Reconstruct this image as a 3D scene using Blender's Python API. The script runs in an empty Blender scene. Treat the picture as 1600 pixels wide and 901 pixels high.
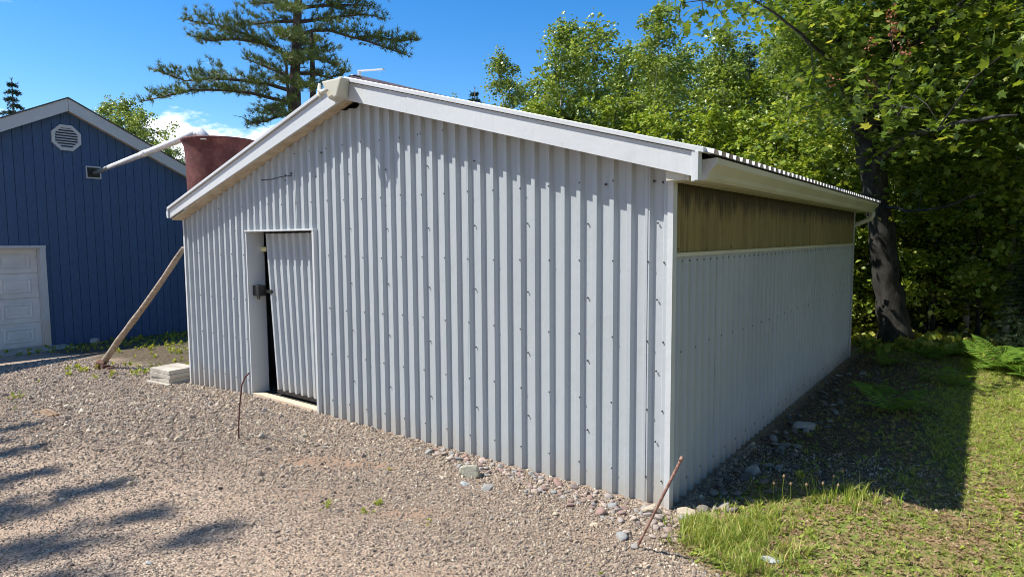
import bpy, bmesh, math, random
import numpy as np
from mathutils import Vector, Matrix
R=math.radians
rng=np.random.default_rng(7); random.seed(7)
sc=bpy.context.scene
COL=sc.collection
# ------------------------------------------------------------ camera
F=975.007
CR=np.array([0.79324413,0.60887032,-0.00637859]); CU=np.array([-0.04306465,0.06654832,0.99685343]); CW=np.array([-0.60737895,0.79047344,-0.07900985])
CO=np.array([1.54522234,-3.61333303,1.7])
cd=bpy.data.cameras.new('camera'); cam=bpy.data.objects.new('camera',cd); COL.objects.link(cam)
cd.sensor_width=36; cd.lens=F/1600*36; cd.clip_end=2000; cd.clip_start=.05
cam.matrix_world=Matrix(((CR[0],CU[0],-CW[0],CO[0]),(CR[1],CU[1],-CW[1],CO[1]),(CR[2],CU[2],-CW[2],CO[2]),(0,0,0,1)))
sc.camera=cam
def at(px,py,D):
    "survey helper: the place seen at photo pixel (px,py), D metres away on the map"
    d=CW+(px-800)/F*CR-(py-450.5)/F*CU
    return CO+d/np.hypot(d[0],d[1])*D
# ------------------------------------------------------------ light
SUN=Vector((.56,.485,-1)).normalized()
sl=bpy.data.lights.new('sun','SUN'); so=bpy.data.objects.new('sun',sl); COL.objects.link(so)
sl.energy=5.0; sl.angle=R(.55); sl.color=(1,.95,.86)
so.rotation_euler=SUN.to_track_quat('-Z','Y').to_euler()
W=bpy.data.worlds.new('World'); sc.world=W; W.use_nodes=True
nt=W.node_tree; nt.nodes.clear(); N=nt.nodes.new; L=nt.links.new
out=N('ShaderNodeOutputWorld'); bg=N('ShaderNodeBackground'); sky=N('ShaderNodeTexSky')
sky.sky_type='NISHITA'; sky.sun_disc=False; sky.sun_elevation=math.asin(-SUN.z); sky.sun_rotation=math.atan2(-SUN.x,-SUN.y)
sky.air_density=1.0; sky.dust_density=.25; sky.ozone_density=2.2; sky.altitude=300
hs=N('ShaderNodeHueSaturation'); hs.inputs['Saturation'].default_value=1.42; hs.inputs['Value'].default_value=1.0; hs.inputs['Hue'].default_value=.504
L(sky.outputs[0],hs.inputs['Color'])
tc=N('ShaderNodeTexCoord'); sx=N('ShaderNodeSeparateXYZ'); L(tc.outputs['Generated'],sx.inputs[0])
mp=N('ShaderNodeMapping'); mp.inputs['Scale'].default_value=(1,1,2.6); L(tc.outputs['Generated'],mp.inputs[0])
nz=N('ShaderNodeTexNoise'); nz.inputs['Scale'].default_value=5.2; nz.inputs['Detail'].default_value=9; nz.inputs['Roughness'].default_value=.62; L(mp.outputs[0],nz.inputs[0])
mr=N('ShaderNodeMapRange'); mr.inputs['From Min'].default_value=.12; mr.inputs['From Max'].default_value=.205; mr.inputs['To Min'].default_value=.22; mr.inputs['To Max'].default_value=-.22; L(sx.outputs['Z'],mr.inputs[0])
ad=N('ShaderNodeMath'); ad.operation='ADD'; L(nz.outputs[0],ad.inputs[0]); L(mr.outputs[0],ad.inputs[1])
cl=N('ShaderNodeMapRange'); cl.interpolation_type='SMOOTHSTEP'; cl.inputs['From Min'].default_value=.47; cl.inputs['From Max'].default_value=.57; L(ad.outputs[0],cl.inputs[0])
mx=N('ShaderNodeMix'); mx.data_type='RGBA'; L(cl.outputs[0],mx.inputs[0]); L(hs.outputs[0],mx.inputs[6]); mx.inputs[7].default_value=(7.6,7.9,8.4,1)
L(mx.outputs[2],bg.inputs[0]); bg.inputs[1].default_value=.132; L(bg.outputs[0],out.inputs[0])
sc.view_settings.view_transform='Standard'; sc.view_settings.look='None'; sc.view_settings.gamma=1; sc.view_settings.exposure=.60
sc.view_settings.use_curve_mapping=False
sc.cycles.filter_width=.95; sc.cycles.max_bounces=7; sc.cycles.transparent_max_bounces=6
# ------------------------------------------------------------ object helpers
def tag(o,label=None,cat=None,group=None,kind=None):
    if label: o['label']=label
    if cat: o['category']=cat
    if group: o['group']=group
    if kind: o['kind']=kind
    return o
def empty(name,loc,label,cat,group=None,rz=0):
    o=bpy.data.objects.new(name,None); COL.objects.link(o); o.location=loc; o.rotation_euler=(0,0,rz); o.empty_display_size=.1
    return tag(o,label,cat,group)
def link(name,me,m=None,parent=None,loc=None,rot=None,scale=None):
    o=bpy.data.objects.new(name,me); COL.objects.link(o)
    if m is not None and not me.materials: me.materials.append(m)
    if parent is not None:
        o.parent=parent
        if isinstance(loc,str): loc=None
    if loc is not None: o.location=loc
    if rot is not None: o.rotation_euler=rot
    if scale is not None: o.scale=scale
    return o
def npmesh(name,V,Fc,smooth=False):
    "V (n,3); Fc list of (m,k) index arrays"
    V=np.asarray(V,dtype=np.float32); me=bpy.data.meshes.new(name)
    if not isinstance(Fc,list): Fc=[Fc]
    Fc=[np.asarray(f,dtype=np.int32) for f in Fc if len(f)]
    me.vertices.add(len(V)); me.vertices.foreach_set('co',V.ravel())
    tot=np.concatenate([np.full(len(f),f.shape[1],dtype=np.int32) for f in Fc]); idx=np.concatenate([f.ravel() for f in Fc])
    me.loops.add(len(idx)); me.loops.foreach_set('vertex_index',idx)
    me.polygons.add(len(tot)); st=np.concatenate([[0],np.cumsum(tot)[:-1]]).astype(np.int32)
    me.polygons.foreach_set('loop_start',st); me.polygons.foreach_set('loop_total',tot)
    me.update(calc_edges=True); me.validate(clean_customdata=False)
    if smooth: me.polygons.foreach_set('use_smooth',np.ones(len(me.polygons),dtype=bool))
    return me
class MB:
    "collects shapes for ONE mesh"
    def __init__(s): s.v=[]; s.f=[]
    def add(s,V,Fs):
        n=len(s.v); s.v+= [tuple(map(float,v)) for v in V]; s.f+=[tuple(i+n for i in f) for f in Fs]; return s
    def box(s,a,b,M=None):
        x0,y0,z0=a; x1,y1,z1=b
        V=[(x0,y0,z0),(x1,y0,z0),(x1,y1,z0),(x0,y1,z0),(x0,y0,z1),(x1,y0,z1),(x1,y1,z1),(x0,y1,z1)]
        if M is not None: V=[tuple(M@Vector(v)) for v in V]
        return s.add(V,[(0,3,2,1),(4,5,6,7),(0,1,5,4),(1,2,6,5),(2,3,7,6),(3,0,4,7)])
    def prism(s,P,a,b,axis=1):
        "P: 2-D outline in the two other axes, extruded along axis from a to b"
        n=len(P)
        def mk(p,t):
            q=list(p); q.insert(axis,t); return tuple(q)
        V=[mk(p,a) for p in P]+[mk(p,b) for p in P]
        return s.add(V,[tuple(range(n)),tuple(range(2*n-1,n-1,-1))]+[(i,i+n,(i+1)%n+n,(i+1)%n) for i in range(n)])
    def tube(s,path,rad,n=8,cap=True):
        path=[Vector(p) for p in path]; m=len(path)
        if not hasattr(rad,'__len__'): rad=[rad]*m
        up=Vector((0,0,1)); V=[];Fs=[]; pu=None
        for i,p in enumerate(path):
            t=(path[min(i+1,m-1)]-path[max(i-1,0)]).normalized()
            if pu is None:
                u=t.cross(up if abs(t.z)<.9 else Vector((1,0,0))).normalized()
            else: u=(pu-t*pu.dot(t)).normalized()
            pu=u; w=t.cross(u)
            for k in range(n):
                a=2*math.pi*k/n; V.append(p+(u*math.cos(a)+w*math.sin(a))*rad[i])
        for i in range(m-1):
            for k in range(n): Fs.append((i*n+k,i*n+(k+1)%n,(i+1)*n+(k+1)%n,(i+1)*n+k))
        if cap: Fs.append(tuple(range(n-1,-1,-1))); Fs.append(tuple((m-1)*n+k for k in range(n)))
        return s.add(V,Fs)
    def mesh(s,name,smooth=False):
        me=bpy.data.meshes.new(name); me.from_pydata(s.v,[],s.f); me.update()
        bm=bmesh.new(); bm.from_mesh(me); bmesh.ops.recalc_face_normals(bm,faces=bm.faces); bm.to_mesh(me); bm.free()
        if smooth:
            me.polygons.foreach_set('use_smooth',[True]*len(me.polygons))
        return me
    def build(s,name,m,parent=None,smooth=False,bevel=0,loc=None,rot=None):
        me=s.mesh(name,smooth)
        if bevel:
            bm=bmesh.new(); bm.from_mesh(me); bmesh.ops.bevel(bm,geom=bm.edges[:],offset=bevel,segments=2,affect='EDGES',profile=.6); bm.to_mesh(me); bm.free()
        return link(name,me,m,parent,loc,rot)
# ------------------------------------------------------------ materials
def ramp(nt,fac,stops,interp='LINEAR'):
    r=nt.nodes.new('ShaderNodeValToRGB'); r.color_ramp.interpolation=interp
    e=r.color_ramp.elements
    while len(e)<len(stops): e.new(.5)
    for x,(p,c) in zip(e,stops): x.position=p; x.color=(*c,1)
    nt.links.new(fac,r.inputs[0]); return r.outputs[0]
def newmat(name):
    m=bpy.data.materials.new(name); m.use_nodes=True; nt=m.node_tree; b=nt.nodes['Principled BSDF']; return m,nt,b
def noise(nt,scale,detail=5,rough=.6,vec=None,stretch=None,coord='Object'):
    n=nt.nodes.new('ShaderNodeTexNoise'); n.inputs['Scale'].default_value=scale; n.inputs['Detail'].default_value=detail; n.inputs['Roughness'].default_value=rough
    if vec is None:
        t=nt.nodes.new('ShaderNodeTexCoord'); vec=t.outputs[coord]
    if stretch:
        mpp=nt.nodes.new('ShaderNodeMapping'); mpp.inputs['Scale'].default_value=stretch; nt.links.new(vec,mpp.inputs[0]); vec=mpp.outputs[0]
    nt.links.new(vec,n.inputs['Vector']); return n.outputs[0]
def bump(nt,b,h,strength=.3,dist=.01):
    n=nt.nodes.new('ShaderNodeBump'); n.inputs['Strength'].default_value=strength; n.inputs['Distance'].default_value=dist
    nt.links.new(h,n.inputs['Height']); nt.links.new(n.outputs[0],b.inputs['Normal'])
def mixc(nt,fac,a,b_,mode='MIX'):
    m=nt.nodes.new('ShaderNodeMix'); m.data_type='RGBA'; m.blend_type=mode
    for s,v in ((0,fac),(6,a),(7,b_)):
        if isinstance(v,(int,float)): m.inputs[s].default_value=v
        elif isinstance(v,tuple): m.inputs[s].default_value=(*v,1)
        else: nt.links.new(v,m.inputs[s])
    return m.outputs[2]
def mrange(nt,v,a,b_,c=0,d=1):
    m=nt.nodes.new('ShaderNodeMapRange'); m.interpolation_type='SMOOTHSTEP'
    for i,x in zip((1,2,3,4),(a,b_,c,d)): m.inputs[i].default_value=x
    nt.links.new(v,m.inputs[0]); return m.outputs[0]
def math_(nt,op,a,b_=None):
    m=nt.nodes.new('ShaderNodeMath'); m.operation=op
    for i,v in enumerate((a,b_)):
        if v is None: continue
        if isinstance(v,(int,float)): m.inputs[i].default_value=v
        else: nt.links.new(v,m.inputs[i])
    return m.outputs[0]
def simple(name,c1,c2,scale=6,rough=.6,bumps=0,stretch=None,metal=0,spec=.5,bscale=None,lo=.35,hi=.65):
    m,nt,b=newmat(name); f=noise(nt,scale,stretch=stretch); nt.links.new(ramp(nt,f,[(lo,c1),(hi,c2)]),b.inputs['Base Color'])
    b.inputs['Roughness'].default_value=rough; b.inputs['Metallic'].default_value=metal; b.inputs['Specular IOR Level'].default_value=spec
    if bumps: bump(nt,b,noise(nt,bscale or scale*4,stretch=stretch),bumps,.01)
    return m
def paint_mat(name,base,dirty,rough=.42,zdirt=.35):
    m,nt,b=newmat(name)
    g=nt.nodes.new('ShaderNodeNewGeometry'); s=nt.nodes.new('ShaderNodeSeparateXYZ'); nt.links.new(g.outputs['Position'],s.inputs[0])
    big=noise(nt,.9,3,vec=g.outputs['Position']); streak=noise(nt,3,6,vec=g.outputs['Position'],stretch=(14,14,.5))
    c=mixc(nt,mrange(nt,big,.35,.7,0,.55),base,tuple(x*.86 for x in base))
    c=mixc(nt,mrange(nt,streak,.5,.8,0,.4),c,tuple(x*y for x,y in zip(base,(.80,.78,.76))))
    h=math_(nt,'ADD',s.outputs['Z'],math_(nt,'MULTIPLY',noise(nt,2.2,4,vec=g.outputs['Position'],stretch=(3,3,1)),.35))
    c=mixc(nt,mrange(nt,h,.14,.14+zdirt,.75,0),c,dirty)
    oi=nt.nodes.new('ShaderNodeObjectInfo'); c=mixc(nt,math_(nt,'MULTIPLY',oi.outputs['Random'],.55),c,tuple(x*y for x,y in zip(base,(.84,.86,.86))))
    wv=noise(nt,1.0,5,.7,vec=g.outputs['Position'],stretch=(40,40,.35)); c=mixc(nt,mrange(nt,wv,.60,.75,0,.35),c,tuple(x*y for x,y in zip(base,(.72,.66,.60))))
    sp=noise(nt,38,3,vec=g.outputs['Position']); c=mixc(nt,mrange(nt,sp,.70,.76,0,.35),c,(.16,.13,.12))
    nt.links.new(c,b.inputs['Base Color']); b.inputs['Roughness'].default_value=rough; b.inputs['Specular IOR Level'].default_value=.4
    bump(nt,b,noise(nt,6,4,vec=g.outputs['Position']),.35,.012)
    return m
MT={}
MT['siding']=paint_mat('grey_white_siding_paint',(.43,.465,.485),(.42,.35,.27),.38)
MT['siding_side']=paint_mat('shaded_siding_paint',(.38,.415,.445),(.33,.30,.25),.5)  # front wall's paint again, with the side wall's shade put into the colour
MT['white']=paint_mat('white_trim_paint',(.58,.60,.61),(.60,.50,.38),.4,.2)
MT['cream_bounce']=simple('cream_bounce_eave_metal',(.52,.50,.40),(.60,.58,.48),2,.45)  # cream tone carries warm grass bounce on white eave paint
MT['soffit']=simple('tan_soffit_wood',(.42,.34,.23),(.58,.50,.37),9,.7,.2)
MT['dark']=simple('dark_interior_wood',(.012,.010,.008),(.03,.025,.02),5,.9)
MT['black']=simple('black_iron',(.008,.008,.009),(.02,.019,.018),20,.45)
MT['roofmetal']=simple('weathered_roof_metal',(.52,.52,.54),(.66,.66,.68),3,.35)
MT['ridge']=simple('dark_ridge_flashing',(.07,.05,.06),(.13,.10,.11),6,.5)
MT['rust']=simple('rusty_steel',(.17,.08,.06),(.40,.25,.19),25,.8,.5,bscale=120)
MT['rustdark']=simple('dark_rusty_wire',(.07,.025,.02),(.16,.06,.05),30,.8)
MT['concrete']=simple('weathered_concrete',(.34,.30,.25),(.52,.47,.39),7,.9,.5,bscale=60)
MT['pvc']=simple('white_plastic_pipe',(.66,.66,.66),(.80,.79,.77),3,.35)
MT['pvcgreen']=simple('mossy_pipe_end',(.16,.20,.18),(.28,.32,.30),5,.5)
MT['sill']=simple('pale_wood_sill',(.50,.38,.26),(.66,.54,.40),8,.8,.3,stretch=(1,8,8))
MT['screw']=simple('dark_screw_washer',(.02,.02,.022),(.07,.065,.06),30,.5)
MT['pole']=simple('grey_weathered_pole',(.22,.17,.12),(.42,.35,.27),5,.85,.6,stretch=(.7,9,9),bscale=20)
def blue_mat():
    m,nt,b=newmat('navy_blue_board_paint')
    oi=nt.nodes.new('ShaderNodeObjectInfo')
    g=nt.nodes.new('ShaderNodeNewGeometry')
    c=mixc(nt,mrange(nt,noise(nt,30,5,vec=g.outputs['Position'],stretch=(1,1,.35)),.35,.7),(.042,.092,.195),(.056,.116,.235))
    c=mixc(nt,math_(nt,'MULTIPLY',oi.outputs['Random'],.35),c,(.034,.072,.155))
    nt.links.new(c,b.inputs['Base Color']); b.inputs['Roughness'].default_value=.7
    bump(nt,b,noise(nt,45,4,vec=g.outputs['Position'],stretch=(1,1,.2)),.35,.008); return m
MT['blue']=blue_mat()
MT['garage']=simple('white_garage_door_paint',(.62,.62,.60),(.74,.74,.72),3,.5)
def tank_mat():
    m,nt,b=newmat('red_brown_fibreglass_tank')
    f=noise(nt,5,8,.7,stretch=(1,1,.8)); c=ramp(nt,f,[(.3,(.055,.012,.010)),(.5,(.115,.026,.020)),(.68,(.19,.065,.05))])
    f2=noise(nt,14,6,.7); c=mixc(nt,mrange(nt,f2,.55,.75,0,.5),c,(.24,.13,.11))
    nt.links.new(c,b.inputs['Base Color']); b.inputs['Roughness'].default_value=.7; bump(nt,b,f2,.4,.01); return m
MT['tank']=tank_mat()
def clear_mat():
    m,nt,b=newmat('yellowed_fibreglass_sheet')
    g=nt.nodes.new('ShaderNodeNewGeometry'); oi=nt.nodes.new('ShaderNodeObjectInfo')
    s=nt.nodes.new('ShaderNodeSeparateXYZ'); nt.links.new(g.outputs['Position'],s.inputs[0])
    f=noise(nt,3,7,.65,vec=g.outputs['Position'],stretch=(1,5,.7))
    c=ramp(nt,f,[(.3,(.24,.18,.062)),(.55,(.38,.30,.11)),(.75,(.50,.41,.19))])
    c=mixc(nt,math_(nt,'MULTIPLY',oi.outputs['Random'],.5),c,(.20,.19,.075))
    # mildew along the upper edge of the sheets
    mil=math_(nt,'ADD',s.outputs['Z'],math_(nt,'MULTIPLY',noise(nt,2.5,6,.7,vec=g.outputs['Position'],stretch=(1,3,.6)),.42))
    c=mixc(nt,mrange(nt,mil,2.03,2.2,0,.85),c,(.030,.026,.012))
    nt.links.new(c,b.inputs['Base Color']); b.inputs['Roughness'].default_value=.5
    tr=nt.nodes.new('ShaderNodeBsdfTranslucent'); nt.links.new(c,tr.inputs[0]); mxs=nt.nodes.new('ShaderNodeMixShader'); mxs.inputs[0].default_value=.35
    nt.links.new(b.outputs[0],mxs.inputs[1]); nt.links.new(tr.outputs[0],mxs.inputs[2]); nt.links.new(mxs.outputs[0],nt.nodes['Material Output'].inputs[0])
    return m
MT['clear']=clear_mat()
def leaf_mat(name,stops,trans=.38,rough=.42,spec=.4,sheen=None):
    m,nt,b=newmat(name); g=nt.nodes.new('ShaderNodeNewGeometry'); oi=nt.nodes.new('ShaderNodeObjectInfo')
    c=ramp(nt,g.outputs['Random Per Island'],stops)
    c2=mixc(nt,math_(nt,'MULTIPLY',oi.outputs['Random'],.25),c,tuple(x*.6 for x in stops[0][1]))
    nt.links.new(c2,b.inputs['Base Color']); b.inputs['Roughness'].default_value=rough; b.inputs['Specular IOR Level'].default_value=spec
    tr=nt.nodes.new('ShaderNodeBsdfTranslucent'); c3=mixc(nt,1.0,c2,(1.35,1.25,.55),'MULTIPLY'); nt.links.new(c3,tr.inputs[0])
    mxs=nt.nodes.new('ShaderNodeMixShader'); mxs.inputs[0].default_value=trans
    nt.links.new(b.outputs[0],mxs.inputs[1]); nt.links.new(tr.outputs[0],mxs.inputs[2]); nt.links.new(mxs.outputs[0],nt.nodes['Material Output'].inputs[0])
    return m
MT['leafA']=leaf_mat('birch_leaves',[(0,(0.106,0.170,0.031)),(.5,(0.213,0.304,0.050)),(.85,(0.375,0.462,0.101)),(1,(0.600,0.656,0.269))],.27,.34,.6)
MT['leafB']=leaf_mat('young_maple_leaves',[(0,(0.124,0.201,0.024)),(.5,(0.261,0.367,0.044)),(.85,(0.422,0.509,0.076)),(1,(0.621,0.640,0.175))],.32,.38,.5)
MT['leafM']=leaf_mat('maple_leaves',[(0,(0.094,0.160,0.025)),(.6,(0.165,0.251,0.034)),(.93,(0.306,0.388,0.062)),(1,(0.494,0.480,0.090))],.46,.42,.4)
MT['keys']=leaf_mat('maple_seed_clusters',[(0,(.25,.09,.05)),(1,(.42,.20,.12))],.2,.7,.2)
MT['spruce']=leaf_mat('spruce_needles',[(0,(.025,.05,.024)),(1,(.06,.10,.045))],.05,.6,.2)
MT['pine']=leaf_mat('pine_needles',[(0,(.085,.14,.035)),(.6,(.17,.23,.055)),(1,(.27,.31,.08))],.12,.5,.35)
MT['fern']=leaf_mat('fern_fronds',[(0,(0.109,0.218,0.027)),(1,(0.218,0.351,0.055))],.4,.55,.2)
MT['grass']=leaf_mat('grass_blades',[(0,(0.161,0.266,0.038)),(.45,(0.298,0.398,0.060)),(.75,(0.472,0.483,0.120)),(1,(0.683,0.568,0.240))],.35,.5,.3)
MT['weed']=leaf_mat('small_weed_leaves',[(0,(0.139,0.235,0.031)),(.6,(0.266,0.352,0.052)),(1,(0.481,0.446,0.103))],.3,.55,.3)
MT['litter']=leaf_mat('dead_leaf_litter',[(0,(.14,.08,.045)),(.5,(.28,.19,.105)),(.85,(.45,.35,.21)),(1,(.66,.58,.44))],.1,.8,.1)
MT['bark']=simple('shaded_maple_bark',(.013,.012,.010),(.060,.057,.052),9,.9,.9,stretch=(1,1,.35),bscale=22,lo=.38,hi=.72)  # near-black tone holds the canopy's shade on the trunk
MT['barkp']=simple('pine_bark',(.05,.035,.028),(.15,.11,.09),6,.9,.6)
MT['birchbark']=simple('pale_birch_bark',(.10,.09,.08),(.52,.50,.46),7,.8,.3,stretch=(1,1,2.2),lo=.36,hi=.46)
def stone_mat(name,stops):
    m,nt,b=newmat(name); oi=nt.nodes.new('ShaderNodeObjectInfo'); c=ramp(nt,oi.outputs['Random'],stops)
    f=noise(nt,2.4,6,.7); c=mixc(nt,mrange(nt,f,.35,.7,0,.4),c,(.18,.15,.14))
    nt.links.new(c,b.inputs['Base Color']); b.inputs['Roughness'].default_value=.85; bump(nt,b,noise(nt,9,4),.35,.02); return m
MT['gravel']=stone_mat('crushed_gravel',[(0,(0.125,0.098,0.081)),(.15,(0.251,0.206,0.169)),(.4,(0.405,0.318,0.229)),(.6,(0.472,0.360,0.258)),(.72,(0.328,0.300,0.262)),(.88,(0.559,0.459,0.337)),(1,(0.713,0.618,0.481))])
MT['cobble']=stone_mat('river_stones',[(0,(.20,.16,.15)),(.2,(.34,.21,.17)),(.4,(.36,.32,.29)),(.6,(.27,.29,.29)),(.8,(.42,.31,.26)),(1,(.50,.45,.38))])
MT['shade_stone']=stone_mat('shaded_river_stones',[(0,(.07,.06,.055)),(.5,(.14,.12,.105)),(.85,(.20,.18,.16)),(1,(.30,.28,.25))])  # river stones again, darkened to carry the side wall's shade in colour
MT['mossrock']=simple('pale_lichen_rock',(.27,.26,.19),(.60,.58,.47),11,.85,.8,bscale=30)
MT['palerock']=simple('pale_sandy_rock',(.36,.29,.21),(.60,.52,.40),9,.85,.6,bscale=40)
MT['greyrock']=simple('grey_rock',(.24,.24,.23),(.40,.39,.37),9,.85,.6,bscale=40)
MT['slate']=simple('flat_grey_slate',(.30,.33,.34),(.44,.47,.47),6,.7,.3)
# ------------------------------------------------------------ ground sheet
def ss(a,b_,x):
    t=np.clip((x-a)/(b_-a),0,1); return t*t*(3-2*t)
_ph=rng.uniform(0,6.28,(24,)); _dr=rng.normal(size=(24,2))
def wob(x,y,scale,octs=8):
    s=np.zeros_like(np.asarray(x,float)+0.*np.asarray(y,float)); 
    for i in range(octs):
        k=_dr[i]*scale*(1.0+.45*i); s=s+np.sin(k[0]*x+k[1]*y+_ph[i])/(1+.35*i)
    return s/3.
def grassmask(x,y):
    bx=.24+.10*wob(x,y,3.)+np.where(y<-.45,(-.45-y)*1.6,0)
    g=ss(bx-.06,bx+.14,x)
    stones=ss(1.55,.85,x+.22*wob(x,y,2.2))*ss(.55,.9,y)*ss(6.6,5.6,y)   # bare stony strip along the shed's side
    return np.clip(g*(1-.9*stones),0,1)*np.where((y>7.2),.6,1)
def G(x,y):
    x=np.asarray(x,float); y=np.asarray(y,float)
    z=np.where(x<-5,.055*(x+5),0.)
    z=np.where(x<-14.5,.055*-9.5+0*x,z)
    rise=.075*ss(.12,1.1,x)*ss(-.8,.7,y)+.05*np.exp(-((x-.50)**2/.05+(y-.72)**2/.03))
    z=z+rise+.006*wob(x,y,4.)*ss(8,2,np.abs(x))+ .012*wob(x,y,2.1)*ss(.3,1.,x)
    near=(x>-6.35)*(x<.05)*(y>-.05)*(y<6.4)
    return z-.0*near
def axis(lo,hi,step,far):
    a=list(np.arange(lo,hi+1e-6,step)); d=step
    x=hi
    while x<far: d*=1.22; x+=d; a.append(x)
    x=lo; d=step
    while x>-far: d*=1.22; x-=d; a.insert(0,x)
    return np.array(a)
ax_=axis(-8.,4.,.07,420); ay_=axis(-4.,10.,.07,420)
XX,YY=np.meshgrid(ax_,ay_,indexing='ij'); ZZ=G(XX,YY)
nx,ny=XX.shape; I=np.arange(nx*ny).reshape(nx,ny)
gm=npmesh('ground',np.stack([XX,YY,ZZ],-1).reshape(-1,3),np.stack([I[:-1,:-1],I[1:,:-1],I[1:,1:],I[:-1,1:]],-1).reshape(-1,4),True)
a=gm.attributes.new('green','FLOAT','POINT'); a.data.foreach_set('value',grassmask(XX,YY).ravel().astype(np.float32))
def wallstrip(x,y): return ss(.85,.25,np.maximum(-y,0)-.0+.12*wob(x,y,3.))*ss(-3.6,-1.6,x)*ss(.35,.0,x)
def claymask(x,y):
    c=0
    for cx,cy,sx_,sy_,am in [(-1.25,-1.02,.30,.10,1),(-2.55,-.85,.38,.14,.8),(-1.95,-1.15,.3,.1,.6),(-7.2,-1.9,.5,.25,.8),(-6.0,-1.6,.3,.15,.6),(-.7,-1.5,.25,.08,.5),(-2.1,-.62,.3,.08,.7),(-.2,-.62,.18,.08,.5)]:
        c=c+am*np.exp(-(((x-cx)*.80+(y-cy)*.6)**2/sx_**2+(-(x-cx)*.6+(y-cy)*.80)**2/sy_**2))
    return np.clip(c*(1+.6*wob(x,y,9.)),0,1)
a=gm.attributes.new('clay','FLOAT','POINT'); a.data.foreach_set('value',claymask(XX,YY).ravel().astype(np.float32))
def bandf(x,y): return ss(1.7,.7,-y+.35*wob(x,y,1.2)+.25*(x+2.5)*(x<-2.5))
a=gm.attributes.new('gap_shade','FLOAT','POINT'); a.data.foreach_set('value',(bandf(XX,YY)*(XX<.4)*(XX>-9)).ravel().astype(np.float32))
def ground_mat():
    m,nt,b=newmat('gravel_dirt_and_turf')
    g=nt.nodes.new('ShaderNodeNewGeometry'); P=g.outputs['Position']
    def attr(n):
        a=nt.nodes.new('ShaderNodeAttribute'); a.attribute_name=n; return a.outputs['Fac']
    v=nt.nodes.new('ShaderNodeTexVoronoi'); v.inputs['Scale'].default_value=85; nt.links.new(P,v.inputs['Vector'])
    sep=nt.nodes.new('ShaderNodeSeparateColor'); nt.links.new(v.outputs['Color'],sep.inputs[0])
    grav=ramp(nt,sep.outputs[0],[(0,(0.164,0.122,0.092)),(.25,(0.318,0.243,0.186)),(.5,(0.424,0.318,0.236)),(.75,(0.463,0.356,0.270)),(1,(0.578,0.487,0.371))])
    big=noise(nt,.9,6,.65,vec=P)
    grav=mixc(nt,mrange(nt,big,.42,.62,0,.5),grav,(0.453,0.328,0.232))
    grav=mixc(nt,mrange(nt,v.outputs['Distance'],.45,.85,0,.6),grav,(.12,.09,.075))  # shade in the voids between pebble cells put into the colour
    grav=mixc(nt,math_(nt,'MULTIPLY',attr('gap_shade'),.38),grav,(.13,.10,.08))  # base darker in the gravel band: shade under the stones as colour
    grav=mixc(nt,math_(nt,'MULTIPLY',attr('clay'),.8),grav,(.30,.195,.13))
    n2=noise(nt,22,6,.7,vec=P); n3=noise(nt,3.2,5,.6,vec=P)
    turf=ramp(nt,n2,[(.3,(0.061,0.068,0.022)),(.45,(0.149,0.149,0.047)),(.55,(0.257,0.169,0.088)),(.68,(0.405,0.284,0.162))])  # turf base darkened to hold the shade between grass blades
    turf=mixc(nt,mrange(nt,n3,.40,.58,0,.8),turf,ramp(nt,n2,[(.3,(0.067,0.111,0.018)),(.6,(0.178,0.238,0.043)),(.75,(0.327,0.327,0.085))]))
    s0=nt.nodes.new('ShaderNodeSeparateXYZ'); nt.links.new(P,s0.inputs[0])
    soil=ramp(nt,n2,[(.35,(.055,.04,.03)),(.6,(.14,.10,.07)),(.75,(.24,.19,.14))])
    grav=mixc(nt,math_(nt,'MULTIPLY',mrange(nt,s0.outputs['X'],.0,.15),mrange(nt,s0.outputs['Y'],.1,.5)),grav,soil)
    c=mixc(nt,attr('green'),grav,turf)
    # forest floor beyond the clearing
    s=nt.nodes.new('ShaderNodeSeparateXYZ'); nt.links.new(P,s.inputs[0])
    ff=ramp(nt,noise(nt,9,6,.7,vec=P),[(.35,(.05,.035,.02)),(.55,(.13,.09,.055)),(.7,(.22,.17,.11))])
    dirt=ramp(nt,noise(nt,25,6,.7,vec=P),[(.35,(.24,.17,.12)),(.7,(.40,.31,.24))])
    far=mrange(nt,math_(nt,'ADD',s.outputs['Y'],math_(nt,'MULTIPLY',noise(nt,.6,3,vec=P),1.5)),8.2,8.6)
    far2=mrange(nt,math_(nt,'ADD',s.outputs['Y'],math_(nt,'MULTIPLY',noise(nt,.6,3,vec=P),1.5)),11.2,11.6)
    c=mixc(nt,far,c,dirt); c=mixc(nt,far2,c,ff)
    # dark soil and weeds by the blue building
    lf=math_(nt,'MULTIPLY',mrange(nt,math_(nt,'ADD',s.outputs['Y'],math_(nt,'MULTIPLY',noise(nt,1.5,4,vec=P),1.2)),.7,1.4),mrange(nt,s.outputs['X'],-6.3,-6.6))
    c=mixc(nt,lf,c,ramp(nt,n2,[(.35,(.05,.038,.025)),(.5,(.11,.085,.055)),(.65,(.19,.155,.10))]))
    nt.links.new(c,b.inputs['Base Color']); b.inputs['Roughness'].default_value=.95; b.inputs['Specular IOR Level'].default_value=.2
    h=math_(nt,'ADD',math_(nt,'MULTIPLY',v.outputs['Distance'],-.7),n2); bump(nt,b,h,.8,.012)
    return m
tag(link('ground',gm,ground_mat()),kind='structure')
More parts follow.
